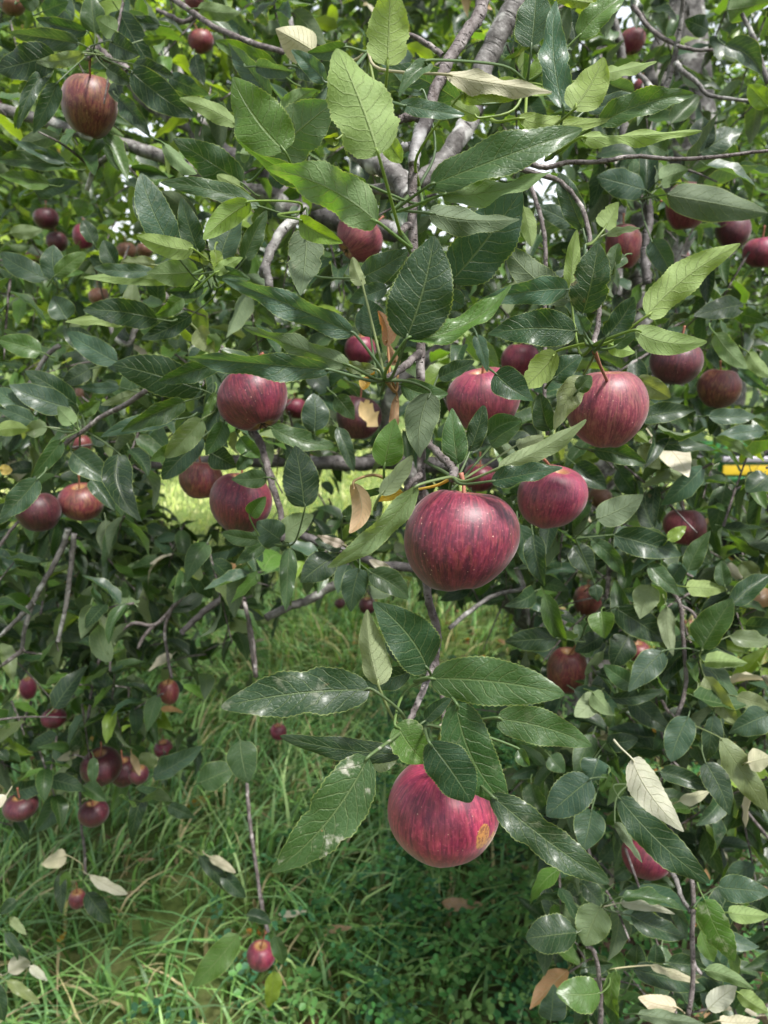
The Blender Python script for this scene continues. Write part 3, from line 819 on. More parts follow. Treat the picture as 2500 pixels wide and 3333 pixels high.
wood('twig', 1.05, 1.05, 20, 20, TWIG, seq('I', (1130, -60), (1140, 60), (1150, 110)), .12)
wood('twig', .88, .86, 30, 30, TWIG, seq('M', (1200, 780), (1212, 900), (1205, 1100), (1205, 1400), (1180, 1620)), .16)
wood('twig', .95, .88, 34, 24, BARK, seq('M', (1050, 700), (1110, 800), (1140, 900), (1195, 990)), .2)
wood('twig', .87, .87, 24, 24, TWIG, seq('M', (1210, 1260), (1220, 1310), (1255, 1355)), .16)
wood('twig', .86, .88, 24, 30, TWIG, seq('M', (570, 1190), (610, 1220), (640, 1330), (655, 1540), (650, 1700)), .16)
wood('twig', 1.1, 1.1, 20, 22, TWIG, seq('M', (575, 560), (595, 700), (600, 830)), .1)
wood('twig', 1.1, 1.1, 22, 18, TWIG, seq('M', (1470, 310), (1570, 430), (1700, 590)), .1)
wood('twig', 1.5, 1.5, 16, 20, TWIG, seq('J', (480, 190), (485, 450), (505, 600), (510, 760)), .1)
wood('twig', 1.45, 1.4, 20, 26, TWIG, seq('J', (1480, 160), (1490, 350), (1520, 600), (1550, 800), (1580, 1000), (1610, 1110)), .25)
wood('twig', 1.2, 1.2, 24, 20, TWIG, seq('C', (890, 1160), (930, 1300), (930, 1500), (920, 1700)), .5)
wood('spur', 1.15, 1.15, 50, 50, BARK_DARK, seq('C', (930, 1180), (945, 1300), (930, 1420), (920, 1560), (935, 1700)), .6)

# ------------------------------------------------------------------ leaves one can pick out
# zone, base x y, tip x y, width, depth, side seen (u upper, d under), colour, then roll arch fold lateral dz (optional)
NODES = [('B', 930, 1392, .52), ('E', 838, 805, .50), ('H', 962, 1410, .50), ('H', 1110, 1110, .54), ('F', 612, 600, .53), ('C', 212, 495, .62),
         ('C', 325, 960, .57), ('E', 1240, 1390, .53), ('A', 560, 300, .95), ('H', 220, 325, .80), ('D', 1255, 125, .80), ('B', 335, 1270, .75),
         ('D', 880, 865, .85), ('B', 1040, 1120, .60), ('H', 1180, 1420, .53), ('M', 655, 960, .88), ('M', 1212, 960, .86), ('I', 1100, 1370, .98),
         ('E', 850, 1400, .56), ('D', 480, 1110, .9), ('I', 540, 880, 1.1), ('I', 1250, 960, .98), ('B', 730, 310, .58), ('C', 945, 1180, 1.1),
         ('I', 500, 280, .95), ('M', 640, 230, .95), ('M', 820, 220, .9), ('J', 500, 740, 1.4), ('G', 180, 210, 1.2), ('C', 560, 1470, .57),
         ('H', 660, 360, .85), ('F', 330, 600, .76), ('M', 700, 1340, .86), ('E', 1200, 640, .76)]
NODEP = [(*Z(z, x, y), d) for z, x, y, d in NODES]
LEAVES = '''
B 850 392 865 -90 262 .46 d y arch=.06
B 795 930 548 290 400 .43 d y roll=-8 arch=.05 fold=.25 lat=.03
B 725 1108 -60 832 135 .50 u g roll=38 arch=.1 fold=.5 lat=-.04
B 790 1335 130 1010 265 .43 d l roll=14 arch=.08 lat=.05 wear=.15
B 322 1320 582 1458 120 .60 u y
B 1108 1112 2020 775 215 .46 u g roll=30 arch=.1 fold=.5 lat=.05
B 1178 1170 1830 1030 115 .46 d l roll=40 arch=.05
B 1100 1278 1645 1315 150 .50 d d roll=25 arch=.1
B 1232 1690 1655 1140 330 .58 u b fold=.15 lat=.02
B 1322 1400 1420 760 20 .9 u g
E 962 560 1130 -60 375 .46 u d roll=5 arch=.05 fold=.2 lat=.04
B 1205 448 1835 553 115 .50 d w roll=30 arch=.06 lat=-.03
B 1290 590 1835 560 120 .51 d y arch=-.1 fold=.2
B 1110 372 920 580 85 .50 u g lat=.06 fold=.6
B 925 625 1312 690 92 .47 u b roll=20 arch=.05
B 1290 615 860 405 190 .62 u b fold=.2
B 415 310 180 175 200 .60 d w arch=.14 fold=.6
B 600 285 372 315 90 .56 u g
B 482 487 275 300 105 .56 u b arch=-.05
B 300 400 475 485 95 .60 u d
B 232 905 -80 465 330 .50 u l roll=5 fold=.2 lat=-.05
B 128 985 525 622 300 .54 d g fold=.15
B 555 820 470 830 60 .54 u y fold=.8
B 845 840 937 975 110 .57 u y
B 1400 700 1230 610 90 .60 d y
B 200 720 430 540 110 .70 d l lat=-.1
B 60 400 280 430 90 .80 u b
B 1060 560 860 520 30 .60 u b
C 238 282 268 -70 215 .60 u b fold=.2
C 430 652 385 5 178 .51 u b roll=5 fold=.25 wear=.25
C 488 656 672 343 215 .49 d y wear=.25 fold=.3
C 520 220 805 -20 150 .60 u l roll=20
C 665 445 990 368 72 .60 d y roll=30
C 232 490 375 310 95 .62 u y
C 230 510 402 535 80 .62 u g roll=20
C 575 662 940 578 85 .60 u b roll=30
C 640 745 1216 563 150 .53 u g roll=18 fold=.45 lat=-.03
C 165 712 728 712 105 .52 d y arch=.08
C 540 826 1262 785 72 .52 d y roll=35 arch=.03
C 545 1372 405 1040 130 .60 u b roll=12 fold=.45
C 678 1368 765 1215 135 .58 d y
C 690 1408 890 1368 42 .58 u p roll=40
C 610 20 370 -10 60 .60 d y
C 920 1140 630 1060 160 1.0 u b fold=.2
C 930 1170 925 900 110 1.05 u d
C 1010 1080 1180 1020 120 1.0 d l
C 1050 1170 1659 1280 190 .95 d d roll=10 arch=.1
C 1120 1100 1500 1250 120 1.0 u b lat=.1
C 1240 900 1270 700 150 1.1 u d
C 1250 920 1510 770 150 1.1 u b
C 1050 910 900 850 120 1.1 u g
C 1420 60 1700 0 160 1.1 d l
C 1400 270 1620 440 130 1.05 u b lat=-.1
C 1659 640 1540 510 110 .9 u y
C 1080 740 1240 570 110 1.15 u g
C 960 1440 1080 1659 130 1.0 u b
C 1300 180 1160 120 110 1.2 u d
C 700 500 860 560 120 1.1 u b
C 480 1350 260 1240 110 .9 u b
C 1500 1520 1300 1640 10 .8 u g
C 190 1240 240 1480 95 .85 d y fold=.3
C 740 1590 760 1460 80 .75 u g
F 550 402 640 -15 228 .56 u d roll=8 fold=.25 wear=.2
F 482 330 512 -95 92 .62 d y arch=.04
F 470 332 80 2 190 .60 d d lat=-.06 fold=.25
F 458 258 -85 330 150 .56 u b roll=15 arch=.1 lat=.05
F 506 512 -20 530 215 .53 u d fold=.2 lat=.04
F 932 420 1492 -12 200 .50 d y roll=-12 fold=.35 lat=-.05
F 862 510 1292 577 150 .48 d y roll=12 arch=.1 lat=.07
F 690 545 855 308 145 .50 u d arch=-.05 lat=.05
F 735 605 880 518 82 .52 u g
F 560 525 505 402 78 .52 u b
F 700 590 860 640 90 .56 d y
F 390 640 188 855 170 .60 d y lat=-.04 roll=10
F 22 765 250 930 180 .60 u d lat=.08
F 368 800 545 660 135 .62 u d
F 350 1110 290 885 130 .62 u d
F 548 782 375 1105 140 .60 u p fold=.3 wear=.25 lat=.04
F 520 870 598 780 95 .59 u g wear=.3
F 45 1332 568 1042 105 .50 d p roll=12 arch=.05 lat=.03
F 0 1412 425 1332 115 .50 u d roll=25 fold=.6 arch=.08
F 615 1225 928 1305 130 .78 u g roll=10
F 0 1200 180 1040 120 .66 u g
F 150 1200 315 1140 80 .66 d p fold=.7
F 865 800 1072 912 125 .80 u p
F 1340 525 1535 740 110 1.0 d l
F 1480 740 1660 870 65 1.0 u b
F 890 1040 1220 985 120 .95 u d roll=10
F 920 960 1160 920 80 1.0 u b
F 980 1190 1340 1225 80 1.0 u d roll=20
F 630 1640 912 1495 165 .9 d d fold=.2
F 1300 1020 1585 1020 95 1.0 u b
F 870 1130 940 1180 60 .9 d y
F 1640 1110 1350 1150 90 1.1 u b
F 1340 1150 1570 1280 60 1.05 d l
F 1510 350 1210 420 130 1.1 u d
F 1450 390 1659 450 90 1.1 u l
F 1540 640 1680 790 90 1.05 d y
F 900 1190 1010 1340 110 1.0 d p
F 1000 1330 1150 1390 110 1.05 d p
F 1530 1000 1400 560 10 1.05 u g
F 760 1340 880 1500 110 1.1 u b
F 500 1310 690 1460 140 1.1 u d
F 1659 1380 1530 1480 150 1.1 u d
F 800 60 710 150 80 .8 u g
E 642 527 -140 198 145 .48 u b roll=18 arch=.08 lat=.04
E 690 190 985 20 165 .62 u b roll=10 fold=.2
E 700 235 640 68 78 .60 d p fold=.8
E 845 250 622 332 105 .61 u b
E 752 548 735 325 195 .60 u d fold=.2
E 370 -95 330 298 218 .62 d d fold=.15 wear=.5
E 972 560 1592 238 130 .46 u l roll=28 fold=.55 arch=-.05 lat=.1
E 850 600 795 390 85 .55 d r fold=.6 lat=.1
E 905 715 860 590 60 .56 d r fold=.7
E 500 745 -365 668 140 .47 u b roll=22 fold=.45 arch=.07 lat=.03 wear=.1
E 618 718 -15 492 110 .48 d g roll=24 arch=.04
E 775 742 520 680 70 .50 u p wear=.4
E 932 832 1214 888 135 .56 u g lat=.09
E 1100 885 1045 1270 200 .53 d d roll=-8 fold=.35 lat=.07
E 832 1322 895 1038 180 .53 u l wear=.1 fold=.2 lat=-.03
E 812 1492 998 1258 100 .52 d p roll=20 fold=.5
E 905 900 915 1245 48 .56 d r lat=.05
E 735 790 700 860 60 .60 d o
E 652 1425 625 1725 115 .52 d n fold=.8 arch=.15 lat=-.18
E 812 1465 630 1490 40 .56 u g roll=30
E 940 1480 790 1530 60 .55 u o fold=.6
H 1030 -30 492 455 130 .48 u p roll=15 fold=.35 lat=-.05
H 985 90 758 345 85 .54 d p fold=.4 roll=30
E 1272 1308 1238 975 150 .56 u g fold=.35 wear=.1
E 1345 1230 1430 958 112 .56 u d fold=.4
E 1450 1145 1655 1050 120 .62 u g lat=-.12
E 1160 790 1372 692 95 .66 u d
E 1385 535 1450 755 80 .60 u b
E 1160 700 1260 760 10 .6 u g
E 412 1112 408 885 165 .90 u b fold=.12
E 540 900 652 1042 110 .92 u g
E 150 1090 545 1200 115 .90 u g lat=.1
E 352 1568 298 1200 222 .75 u d fold=.1 wear=.1
E 550 1090 650 1355 85 .92 u d
E 1200 300 1310 360 130 .72 u b
E 800 1350 870 1170 10 .7 u g
D 1440 1150 1560 1270 105 .80 u l
D 1500 1240 1425 1345 80 .80 u g
E 30 1620 120 1505 95 .78 u l
D 1600 1390 1390 1400 110 .76 u g
H 1090 1062 765 662 290 .50 u d roll=-5 fold=.3 lat=.06
H 985 1080 660 1130 125 .56 u d
H 800 1162 728 708 165 .48 d p roll=18 fold=.7 lat=-.05 wear=.2
H 742 1190 -148 1292 285 .47 u d roll=-5 fold=.3 arch=.03 lat=.03 wear=.35
H 1110 1122 1912 1215 270 .47 u g roll=-8 fold=.35 arch=.06 lat=-.04
H 935 1575 205 1468 135 .52 u d roll=12 fold=.25 lat=-.03
K 735 60 155 748 330 .45 u g roll=6 fold=.25 lat=-.06 wear=1.5
H 905 1395 1078 1628 230 .48 u l fold=.45 wear=.7 lat=.05
H 1080 1370 1240 1225 80 .52 u d
K 1105 -30 1352 328 262 .455 u d fold=.15 lat=-.06
H 1262 1272 1570 1888 300 .46 u g roll=-6 fold=.35 lat=.08 wear=.2
I 30 1362 602 1525 210 .48 u g roll=-8 fold=.3 lat=-.05 wear=.1
K 1475 285 2180 815 215 .46 u d roll=-5 fold=.4 lat=.02 wear=.2
I 160 1550 228 1645 70 .55 u g
K 770 50 905 80 130 .54 u p wear=.3
K 1180 -80 1290 130 80 .53 d p fold=.6
K 1280 170 1420 190 130 .58 u l fold=.3
H 1185 1400 1292 1385 60 .54 d w fold=.7
H 1200 -50 1100 1 5 .6 u g
H 522 395 328 545 180 .82 u d
H 682 460 630 722 160 .80 u b fold=.2
H 748 482 975 640 150 .80 u g
H 570 345 415 290 100 .82 u d
H 590 320 430 262 50 .81 u w
H 215 290 65 180 185 .80 u b fold=.15
H 212 285 405 140 145 .80 d l fold=.15 lat=-.08
H 110 315 -60 440 80 .84 u g fold=.5
H 262 340 240 715 100 .86 u g fold=.5
H 590 160 722 80 85 .8 u g
H 80 290 -140 250 90 .82 u g
H 880 500 740 410 60 .85 u w
H 20 30 130 -40 5 .8 u g
I 735 262 1142 385 175 1.0 u d arch=.08
I 870 280 1075 350 130 1.02 u g lat=-.1
I 1060 292 1168 208 70 .98 u y
I 1178 472 1312 235 110 1.0 u g
I 1168 572 1415 588 100 1.0 d y
I 1400 570 1380 415 90 1.0 u g
I 1440 680 1680 500 120 .95 u d
I 1262 942 1445 640 180 .96 u g
I 955 560 890 765 150 1.0 d p fold=.2
I 660 720 680 882 145 1.0 u l
I 748 700 1045 900 180 1.02 u d
I 1050 690 1090 985 90 1.0 d p wear=.3 fold=.5
I 1072 1062 1215 845 150 1.05 u b
I 398 880 80 900 140 1.0 u d
I 318 760 460 870 90 1.1 u b
I 1028 960 820 1200 155 .95 u b fold=.2
I 855 1170 672 1040 115 .98 u g
I 1280 1020 1535 1030 95 .96 d y
I 1430 870 1680 900 100 1.0 u p roll=20
I 1240 1150 1362 1310 110 .98 u p
I 1280 1110 1475 1395 120 .98 u p
I 635 1210 500 1350 120 .98 d p
I 605 1205 745 1345 95 .97 d l
I 720 1240 1030 1190 80 1.0 u d
I 1659 1340 1420 1450 160 .95 u b
I 1180 1350 1075 1620 160 .95 u b fold=.15
I 1330 1340 1290 1610 110 .95 u b
I 1370 1480 1660 1920 150 .92 u p fold=.2
I 1470 1230 1680 1300 100 1.0 u p
I 830 1240 1095 1460 140 1.05 u d
I 690 1510 880 1480 110 1.05 u d
I 490 330 610 505 145 1.0 u d
I 250 260 320 570 125 .95 u d
I 165 200 240 470 120 .98 u b
I 600 290 800 512 95 1.0 u g lat=-.08
I 940 440 1132 625 100 1.0 u g
I 1140 440 1060 560 110 1.02 u b
I 1500 420 1610 545 100 1.1 u p
I 620 560 640 660 80 1.0 u d
I 700 650 800 620 80 1.1 u d
I 240 640 340 730 90 1.1 u b
I 1190 1000 1230 1140 60 .98 u l
I 660 870 500 960 110 1.1 u d
I 670 960 560 1100 50 1.1 d p
I 1659 800 1440 640 5 1.1 u d
I 820 870 720 1060 160 1.08 u d
M 595 190 330 412 225 .85 u b fold=.2 wear=.1
M 602 370 545 625 180 .9 u b fold=.2
M 842 68 1152 505 190 .72 d w roll=8 fold=.25 lat=.05
M 765 300 1310 815 200 .82 u d arch=.08 fold=.2
M 1010 145 1295 245 100 .9 u d
M 1130 320 1308 262 65 .9 d w
M 1285 90 1430 405 150 .88 u d wear=.2
M 745 450 905 690 55 .84 d d
M 1540 90 1680 60 130 .9 d w
M 560 830 668 950 110 .9 u d
M 655 955 562 1190 205 .86 u p fold=.15
M 782 900 1150 975 70 .86 u g roll=40 fold=.6
M 778 935 1100 1000 60 .87 d w
M 835 1010 1168 1140 130 .88 u d
M 510 1110 205 1145 210 .86 u d fold=.3
M 1362 840 1680 870 155 .86 u b fold=.2
M 1278 912 1458 1282 180 .84 u l wear=.5 fold=.15
M 1420 990 1680 1010 95 .88 d y
M 1255 1100 1335 1285 110 .95 u l
M 1278 1335 1572 1450 80 .9 d l
M 850 1330 1285 1450 130 .92 u d
M 955 1310 1245 1412 45 .90 d w
M 652 1470 388 1470 190 .82 u l fold=.2
M 745 1345 770 1625 90 .85 u l fold=.5 lat=.12
M 1112 1560 880 1500 105 .86 d w
M 880 1600 1285 1665 75 .84 d d
M 1300 1570 1472 1435 110 .86 d w fold=.5
M 1480 1470 1659 1590 95 .86 d y
M 1370 1640 1610 1640 80 .84 d w
M 355 1640 372 1420 160 1.0 u b
M 1060 1290 1300 1330 110 1.0 u d
M 870 1300 875 1175 115 1.0 u d
M 980 1300 985 1175 95 1.02 u d
M 350 50 440 150 110 1.0 u g
M 640 70 600 200 170 .95 u b
M 700 160 660 270 70 .92 u l
M 240 210 300 370 120 1.1 u g wear=.3
M 1450 0 1630 400 60 .95 u d
M 1640 230 1510 60 5 .9 u d
M 320 1050 470 1080 90 1.1 u d
M 570 1320 730 1300 70 .9 u d
M 1000 290 880 80 120 .95 u d
J 375 285 210 508 130 1.35 u b
J 80 270 320 200 110 1.4 u d
J 400 650 248 700 95 1.35 d w
J 480 10 342 75 50 1.4 d w
J 918 170 1215 -10 115 1.15 u b
J 1440 -40 1490 215 180 1.1 u g fold=.15
J 1200 210 1410 120 160 1.2 u g
J 1010 350 1165 420 80 1.3 u d
J 860 270 790 565 90 1.35 u d
J 1430 1120 1150 1435 150 1.25 u l fold=.15
J 1195 650 1395 890 80 1.35 u d
J 1255 655 1415 752 50 1.34 d w
J 1330 750 1475 900 90 1.36 u d
J 1480 1005 1625 1055 75 1.3 u d
J 1640 1340 1610 1560 95 1.3 u y
K 175 1130 225 1305 85 1.28 u g
J 520 870 665 1060 110 1.4 u d
J 538 765 765 880 60 1.38 d w
J 360 760 370 1000 70 1.42 u d
J 400 740 400 860 60 1.42 u l
J 30 1110 205 1340 60 1.3 u d
J 50 1350 165 1270 100 1.3 d w
J 40 1400 240 1535 55 1.3 u p
J 180 1310 285 1400 45 1.3 d w
J 60 1020 160 1125 45 1.3 d p
J 100 920 0 1000 70 1.3 u d
J -30 1420 25 1640 90 1.1 u d
J 560 1 640 200 5 1.3 u d
J 560 60 560 220 60 1.3 u g
J 0 20 50 80 60 1.3 u d
J 90 430 170 570 60 1.4 u d
J 790 40 840 170 40 1.4 d n
J 900 30 860 140 110 1.45 u p
J 500 230 640 320 90 1.4 u g
D 945 440 498 385 165 .88 u d fold=.15
D 820 462 392 455 60 .9 d y
D 1100 312 932 415 90 .86 u l
D 1222 250 1005 272 85 .85 u d
D 1190 150 880 165 165 .82 d l fold=.2
D 920 150 565 130 80 .84 u b
D 1060 210 505 190 80 .85 d y
D 1150 415 848 560 105 .92 u d
D 1200 860 678 712 230 .84 u d fold=.12
D 1320 700 955 815 115 .80 u g
D 715 850 470 845 65 .95 u b
D 1110 935 728 1115 120 .80 u g arch=.05
D 1045 1045 602 1148 105 .85 u b
D 1215 1040 988 1272 140 .80 u p wear=.15
D 1215 1150 972 1400 150 .86 u b
D 1340 1060 1235 1255 115 .80 u g
D 850 870 605 955 60 .95 d p
D 435 1240 662 1425 160 .90 u b wear=.1
D 712 1250 850 1655 165 .86 u d lat=.15
D 550 1400 690 1590 110 .95 u d
D 370 1170 190 1390 95 .85 u g
D 225 1400 0 1640 140 .80 u b wear=.2
D 412 970 55 835 155 .92 u b
D 455 950 150 750 130 .94 u d
D 175 985 -40 850 120 .90 u b
D 205 1060 -20 970 100 .90 u b
D 285 1090 150 1125 100 .88 u p wear=.4 fold=.5
D 250 640 -30 560 130 .95 u l
D 705 700 400 510 140 1.0 u b
D 400 440 320 300 150 1.0 u b
D 285 200 0 45 130 1.0 u b
D 340 210 320 -5 135 .98 u b wear=.3
D 330 180 520 40 90 .95 u l
D -20 1110 170 1100 90 .86 d y
D 440 1070 345 965 100 .88 d l
D 270 180 505 160 50 1.0 u l
D 560 620 380 500 130 1.05 u d
D 540 740 370 830 110 1.05 u d
D 480 1000 600 930 80 .9 u l
D 1180 500 1290 640 120 1.0 u p
D 470 420 300 460 10 1.0 u b
D 900 790 1190 860 5 .9 u d
D 640 1180 550 1130 90 1.0 u b
D 1130 1200 900 1290 110 .95 u l
D 1260 1240 1420 1330 140 .9 u d
D 0 1340 75 1345 60 1.1 d o
D 1290 880 1210 1060 45 .82 u l
A 475 262 48 195 110 .88 u b roll=15
A 520 190 215 112 85 .92 u d
A 335 330 -20 420 195 .86 u d fold=.15
A 315 400 105 775 80 .88 u d lat=.08
A 345 500 200 800 110 .90 u b
A 505 320 218 375 75 .86 u p wear=.2
A 660 250 835 330 140 .88 u d fold=.4
A 700 190 575 110 120 .88 d l fold=.3
A 785 425 1168 705 185 .92 u d fold=.15
A 800 385 1045 460 85 .95 u d
A 1010 460 1255 570 100 1.0 u b
A 715 590 905 825 105 .96 u d
A 640 410 790 500 90 .95 u d
A 1420 745 1078 590 100 .80 d y
A 1620 600 1368 255 140 .85 u b
A 1680 440 1290 245 95 .9 u l
A 1452 1100 1038 832 200 .78 u g fold=.2
A 975 855 1180 1045 75 .9 d l
A 395 975 80 840 65 1.0 u b
A 400 1005 -20 965 100 1.0 u g
A 300 1110 -10 1050 90 1.05 u l
A 1040 1500 845 1040 200 .70 u b fold=.3 wear=.2 lat=-.06
A 1192 1520 1088 1185 135 .68 u d fold=.5
A 1160 1500 818 1415 125 .66 d y
A 1500 1215 1220 1435 140 .62 d y arch=.08
A 1560 1240 965 1095 110 .70 u g
A 1320 1570 1440 1290 180 .78 u b
A 1465 1560 1600 1265 110 .70 u g fold=.5
A 1255 1570 1090 1525 65 .68 d y
A 1290 1640 1455 1545 70 .66 d y
A 1290 1500 1300 1650 70 .68 u y fold=.6
D 1290 160 1500 200 90 .67 u g
A 930 1590 725 1570 80 .85 d p
A 1185 50 1445 75 90 1.05 d l
A 960 150 725 120 70 1.05 u d
A 255 70 410 10 90 1.0 u b
A 570 200 540 -40 140 .95 u g
A 1170 330 1225 510 90 1.1 u d
A 170 590 90 770 60 1.0 u l
A 0 700 110 830 80 1.1 d y
A 830 1470 700 1560 5 .8 u g
A 690 490 760 640 90 1.0 u d
A 120 10 230 -40 120 1.1 u g
A 860 240 1000 220 50 1.0 u l
A 1440 920 1500 930 80 1.0 d l
A 1440 1120 1300 1050 70 .76 d y
A 210 1150 480 1090 100 1.1 u b
A 500 1200 470 1300 90 1.1 u l
A 60 1400 260 1380 80 1.1 d p
A 560 1460 500 1320 90 1.0 u d
A 700 1590 620 1440 110 1.0 u d
A 860 1330 800 1180 60 1.0 u b
'''
def orth_basis(a, n):
    a = a / np.linalg.norm(a)
    s = np.cross(a, n); s /= np.linalg.norm(s)
    n = np.cross(s, a)
    return s, a, n

SMALL = []
LEAF_BASES = []
def build_leaf(line, idx):
    f = line.split()
    z = f[0]; bx, by, tx, ty, w = map(float, f[1:6]); d = float(f[6]); side = f[7]; colr = f[8]
    if w < 30: return
    o = dict(roll=None, arch=None, fold=None, lat=None, dz=None, wear=0.0)
    for e in f[9:]:
        k, v = e.split('='); o[k] = float(v)
    r = np.random.default_rng(1000 + idx)
    B0, T0 = Z(z, bx, by), Z(z, tx, ty)
    wpx = w * ZS
    big = d < .68
    if o['roll'] is None: o['roll'] = r.uniform(-22, 22)
    if o['arch'] is None: o['arch'] = r.uniform(.0, .09)
    if o['fold'] is None: o['fold'] = r.uniform(.2, .7)
    if o['lat'] is None: o['lat'] = r.uniform(-.05, .05)
    lpx = math.hypot(T0[0] - B0[0], T0[1] - B0[1])
    dz = o['dz'] if o['dz'] is not None else r.uniform(-.35, .25)
    dd = dz * lpx / FPX * d
    B = P(B0[0], B0[1], d); T = P(T0[0], T0[1], d + dd)
    a = T - B; L = np.linalg.norm(a)
    tocam = CAM - (B + T) / 2; tocam /= np.linalg.norm(tocam)
    n0 = tocam if side == 'u' else -tocam
    s, a1, n = orth_basis(a, n0)
    ro = math.radians(o['roll'])
    s, n = s * math.cos(ro) + n * math.sin(ro), n * math.cos(ro) - s * math.sin(ro)
    W = wpx / FPX * d / max(.55, math.cos(ro)) / max(.6, math.cos(o['fold']))
    nu, nv = (46, 5) if d < .68 else ((26, 4) if d < .9 else (14, 3))
    sr = 0.05 if d < .9 else 0.0
    tear = None
    if o['wear'] >= .35 or (big and r.random() < .25):
        tear = np.zeros((1, nu + 1))
        c = r.uniform(.25, .8); k = np.linspace(0, 1, nu + 1)
        tear[0] = .16 * np.exp(-((k - c) / .05) ** 2) + .05 * np.sin(k * 23 + idx) ** 2
    lat_sign = 1 if side == 'u' else -1
    V, UV = leaf_shapes(1, L, W, nu, nv, o['fold'], o['arch'], o['lat'] * lat_sign, r.uniform(.02, .06) if d < .9 else .045, r.uniform(-.9, .9), r.uniform(-.05, .3),
                        r.random(), sr, 0.0, r.uniform(.70, 1.05), tear)
    V = V.reshape(-1, 3); UV = UV.reshape(-1, 2)
    cx = (T0[0] + B0[0]) / 2
    Wd = B + V[:, 0:1] * s + V[:, 1:2] * a1 + V[:, 2:3] * n
    F = leaf_topo(nu, nv)
    # stalk to the nearest spur, else a short free stalk
    best, bd = None, 1e9
    for (nx_, ny_, nd) in NODEP:
        v = np.array([B0[0] - nx_, B0[1] - ny_]); dist = np.linalg.norm(v)
        dr = np.array([T0[0] - B0[0], T0[1] - B0[1]]) / max(lpx, 1)
        if dist < (330 if big else 170) and abs(nd - d) < .16 and (dist < 25 or v @ dr / dist > -.1) and dist < bd:
            best, bd = (nx_, ny_, nd), dist
    if best is not None:
        E = P(*best)
    else:
        dr = np.array([B0[0] - T0[0], B0[1] - T0[1]]) / max(lpx, 1)
        q = lpx * .28
        E = P(B0[0] + dr[0] * q + r.uniform(-12, 12), B0[1] + dr[1] * q + r.uniform(-10, 14), d + .02)
    mid = (B + E) / 2 - a1 * np.linalg.norm(B - E) * .16 + np.array([0, 0, -1]) * np.linalg.norm(B - E) * .06
    pr = (.0011 if big else .0010)
    tv, tf, tu = tube([B + a1 * .004, B - a1 * .002, mid, E], [pr * .75, pr * .85, pr, pr * 1.3], 5)
    Fall = np.vstack([F, tf + len(Wd)])
    Vall = np.vstack([Wd, tv])
    UVall = np.vstack([UV, np.tile([[0.0, 0.5]], (len(tv), 1))])
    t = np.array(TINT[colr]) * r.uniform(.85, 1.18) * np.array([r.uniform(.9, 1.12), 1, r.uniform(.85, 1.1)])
    if big and colr in 'gdlyb': t = t * 1.25  # near green leaves tinted brighter to make up for little light on them
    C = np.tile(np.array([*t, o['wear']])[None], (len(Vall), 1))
    if colr in 'gldby' and big:                       # leaves are unevenly coloured along the blade
        k = .88 + .22 * UV[:, 0]
        C[:len(UV), :3] *= k[:, None]
    if idx < 297:
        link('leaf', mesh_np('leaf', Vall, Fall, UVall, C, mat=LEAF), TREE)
    else:
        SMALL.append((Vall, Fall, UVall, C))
    LEAF_BASES.append((E, d))

rows = [l for l in LEAVES.strip().split('\n') if l.strip() and float(l.split()[5]) >= 30]
rows.sort(key=lambda l: -math.hypot(float(l.split()[3]) - float(l.split()[1]), float(l.split()[4]) - float(l.split()[2])) * float(l.split()[5]))
for i, l in enumerate(rows):
    build_leaf(l, i)
def join(parts):
    o = 0; Vs, Fs, Us, Cs = [], [], [], []
    for v, f, u, c in parts:
        Vs.append(v); Fs.append(f + o); Us.append(u); Cs.append(c); o += len(v)
    return np.vstack(Vs), np.vstack(Fs), np.vstack(Us), np.vstack(Cs)
V, F, U, C = join(SMALL)
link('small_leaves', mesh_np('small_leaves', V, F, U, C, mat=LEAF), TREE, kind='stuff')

# ------------------------------------------------------------------ apples
def apple_mesh(name, seed, seg, rings, mat, squash=.93, lobes=.03, lop=.04, bite=None, flesh=None):
    """unit apple: radius 1 across, stem dimple up +z"""
    r = np.random.default_rng(seed)
    ph = r.uniform(0, 6.28, 4)
    V = []
    for i in range(rings + 1):
        t = math.pi * i / rings
        for j in range(seg):
            a = 2 * math.pi * j / seg
            rad = math.sin(t) ** .96 if 0 < i < rings else 0.0
            zc = math.cos(t)
            sh = 1 + .07 * zc - .09 * (zc < 0) * zc * zc      # broad shoulders, narrower base
            k = 1 + lobes * math.sin(5 * a + ph[0]) * max(0, -zc) + .25 * lobes * math.sin(3 * a + ph[1]) + .7 * lobes * math.sin(2 * a + ph[3])
            x = rad * sh * k * math.cos(a); y = rad * sh * k * math.sin(a)
            q = math.hypot(x, y)
            z = zc * squash * (1 - .04 * math.sin(a + ph[2]))
            if zc > 0: z -= .36 * math.exp(-(q / .20) ** 2) + .10 * math.exp(-(q / .45) ** 2)
            else: z += (.24 + .05 * math.cos(5 * a + ph[0])) * math.exp(-(q / .27) ** 2)
            z += lop * x
            V.append((x, y, z))
    V = np.array(V)
    F = []
    for i in range(rings):
        for j in range(seg):
            k = (j + 1) % seg
            F.append((i * seg + j, (i + 1) * seg + j, (i + 1) * seg + k, i * seg + k))
    F = np.array(F)
    return V, F

def to_mesh(name, V, F, mat, size):
    me = mesh_np(name, V * size, F, mat=mat)
    return me

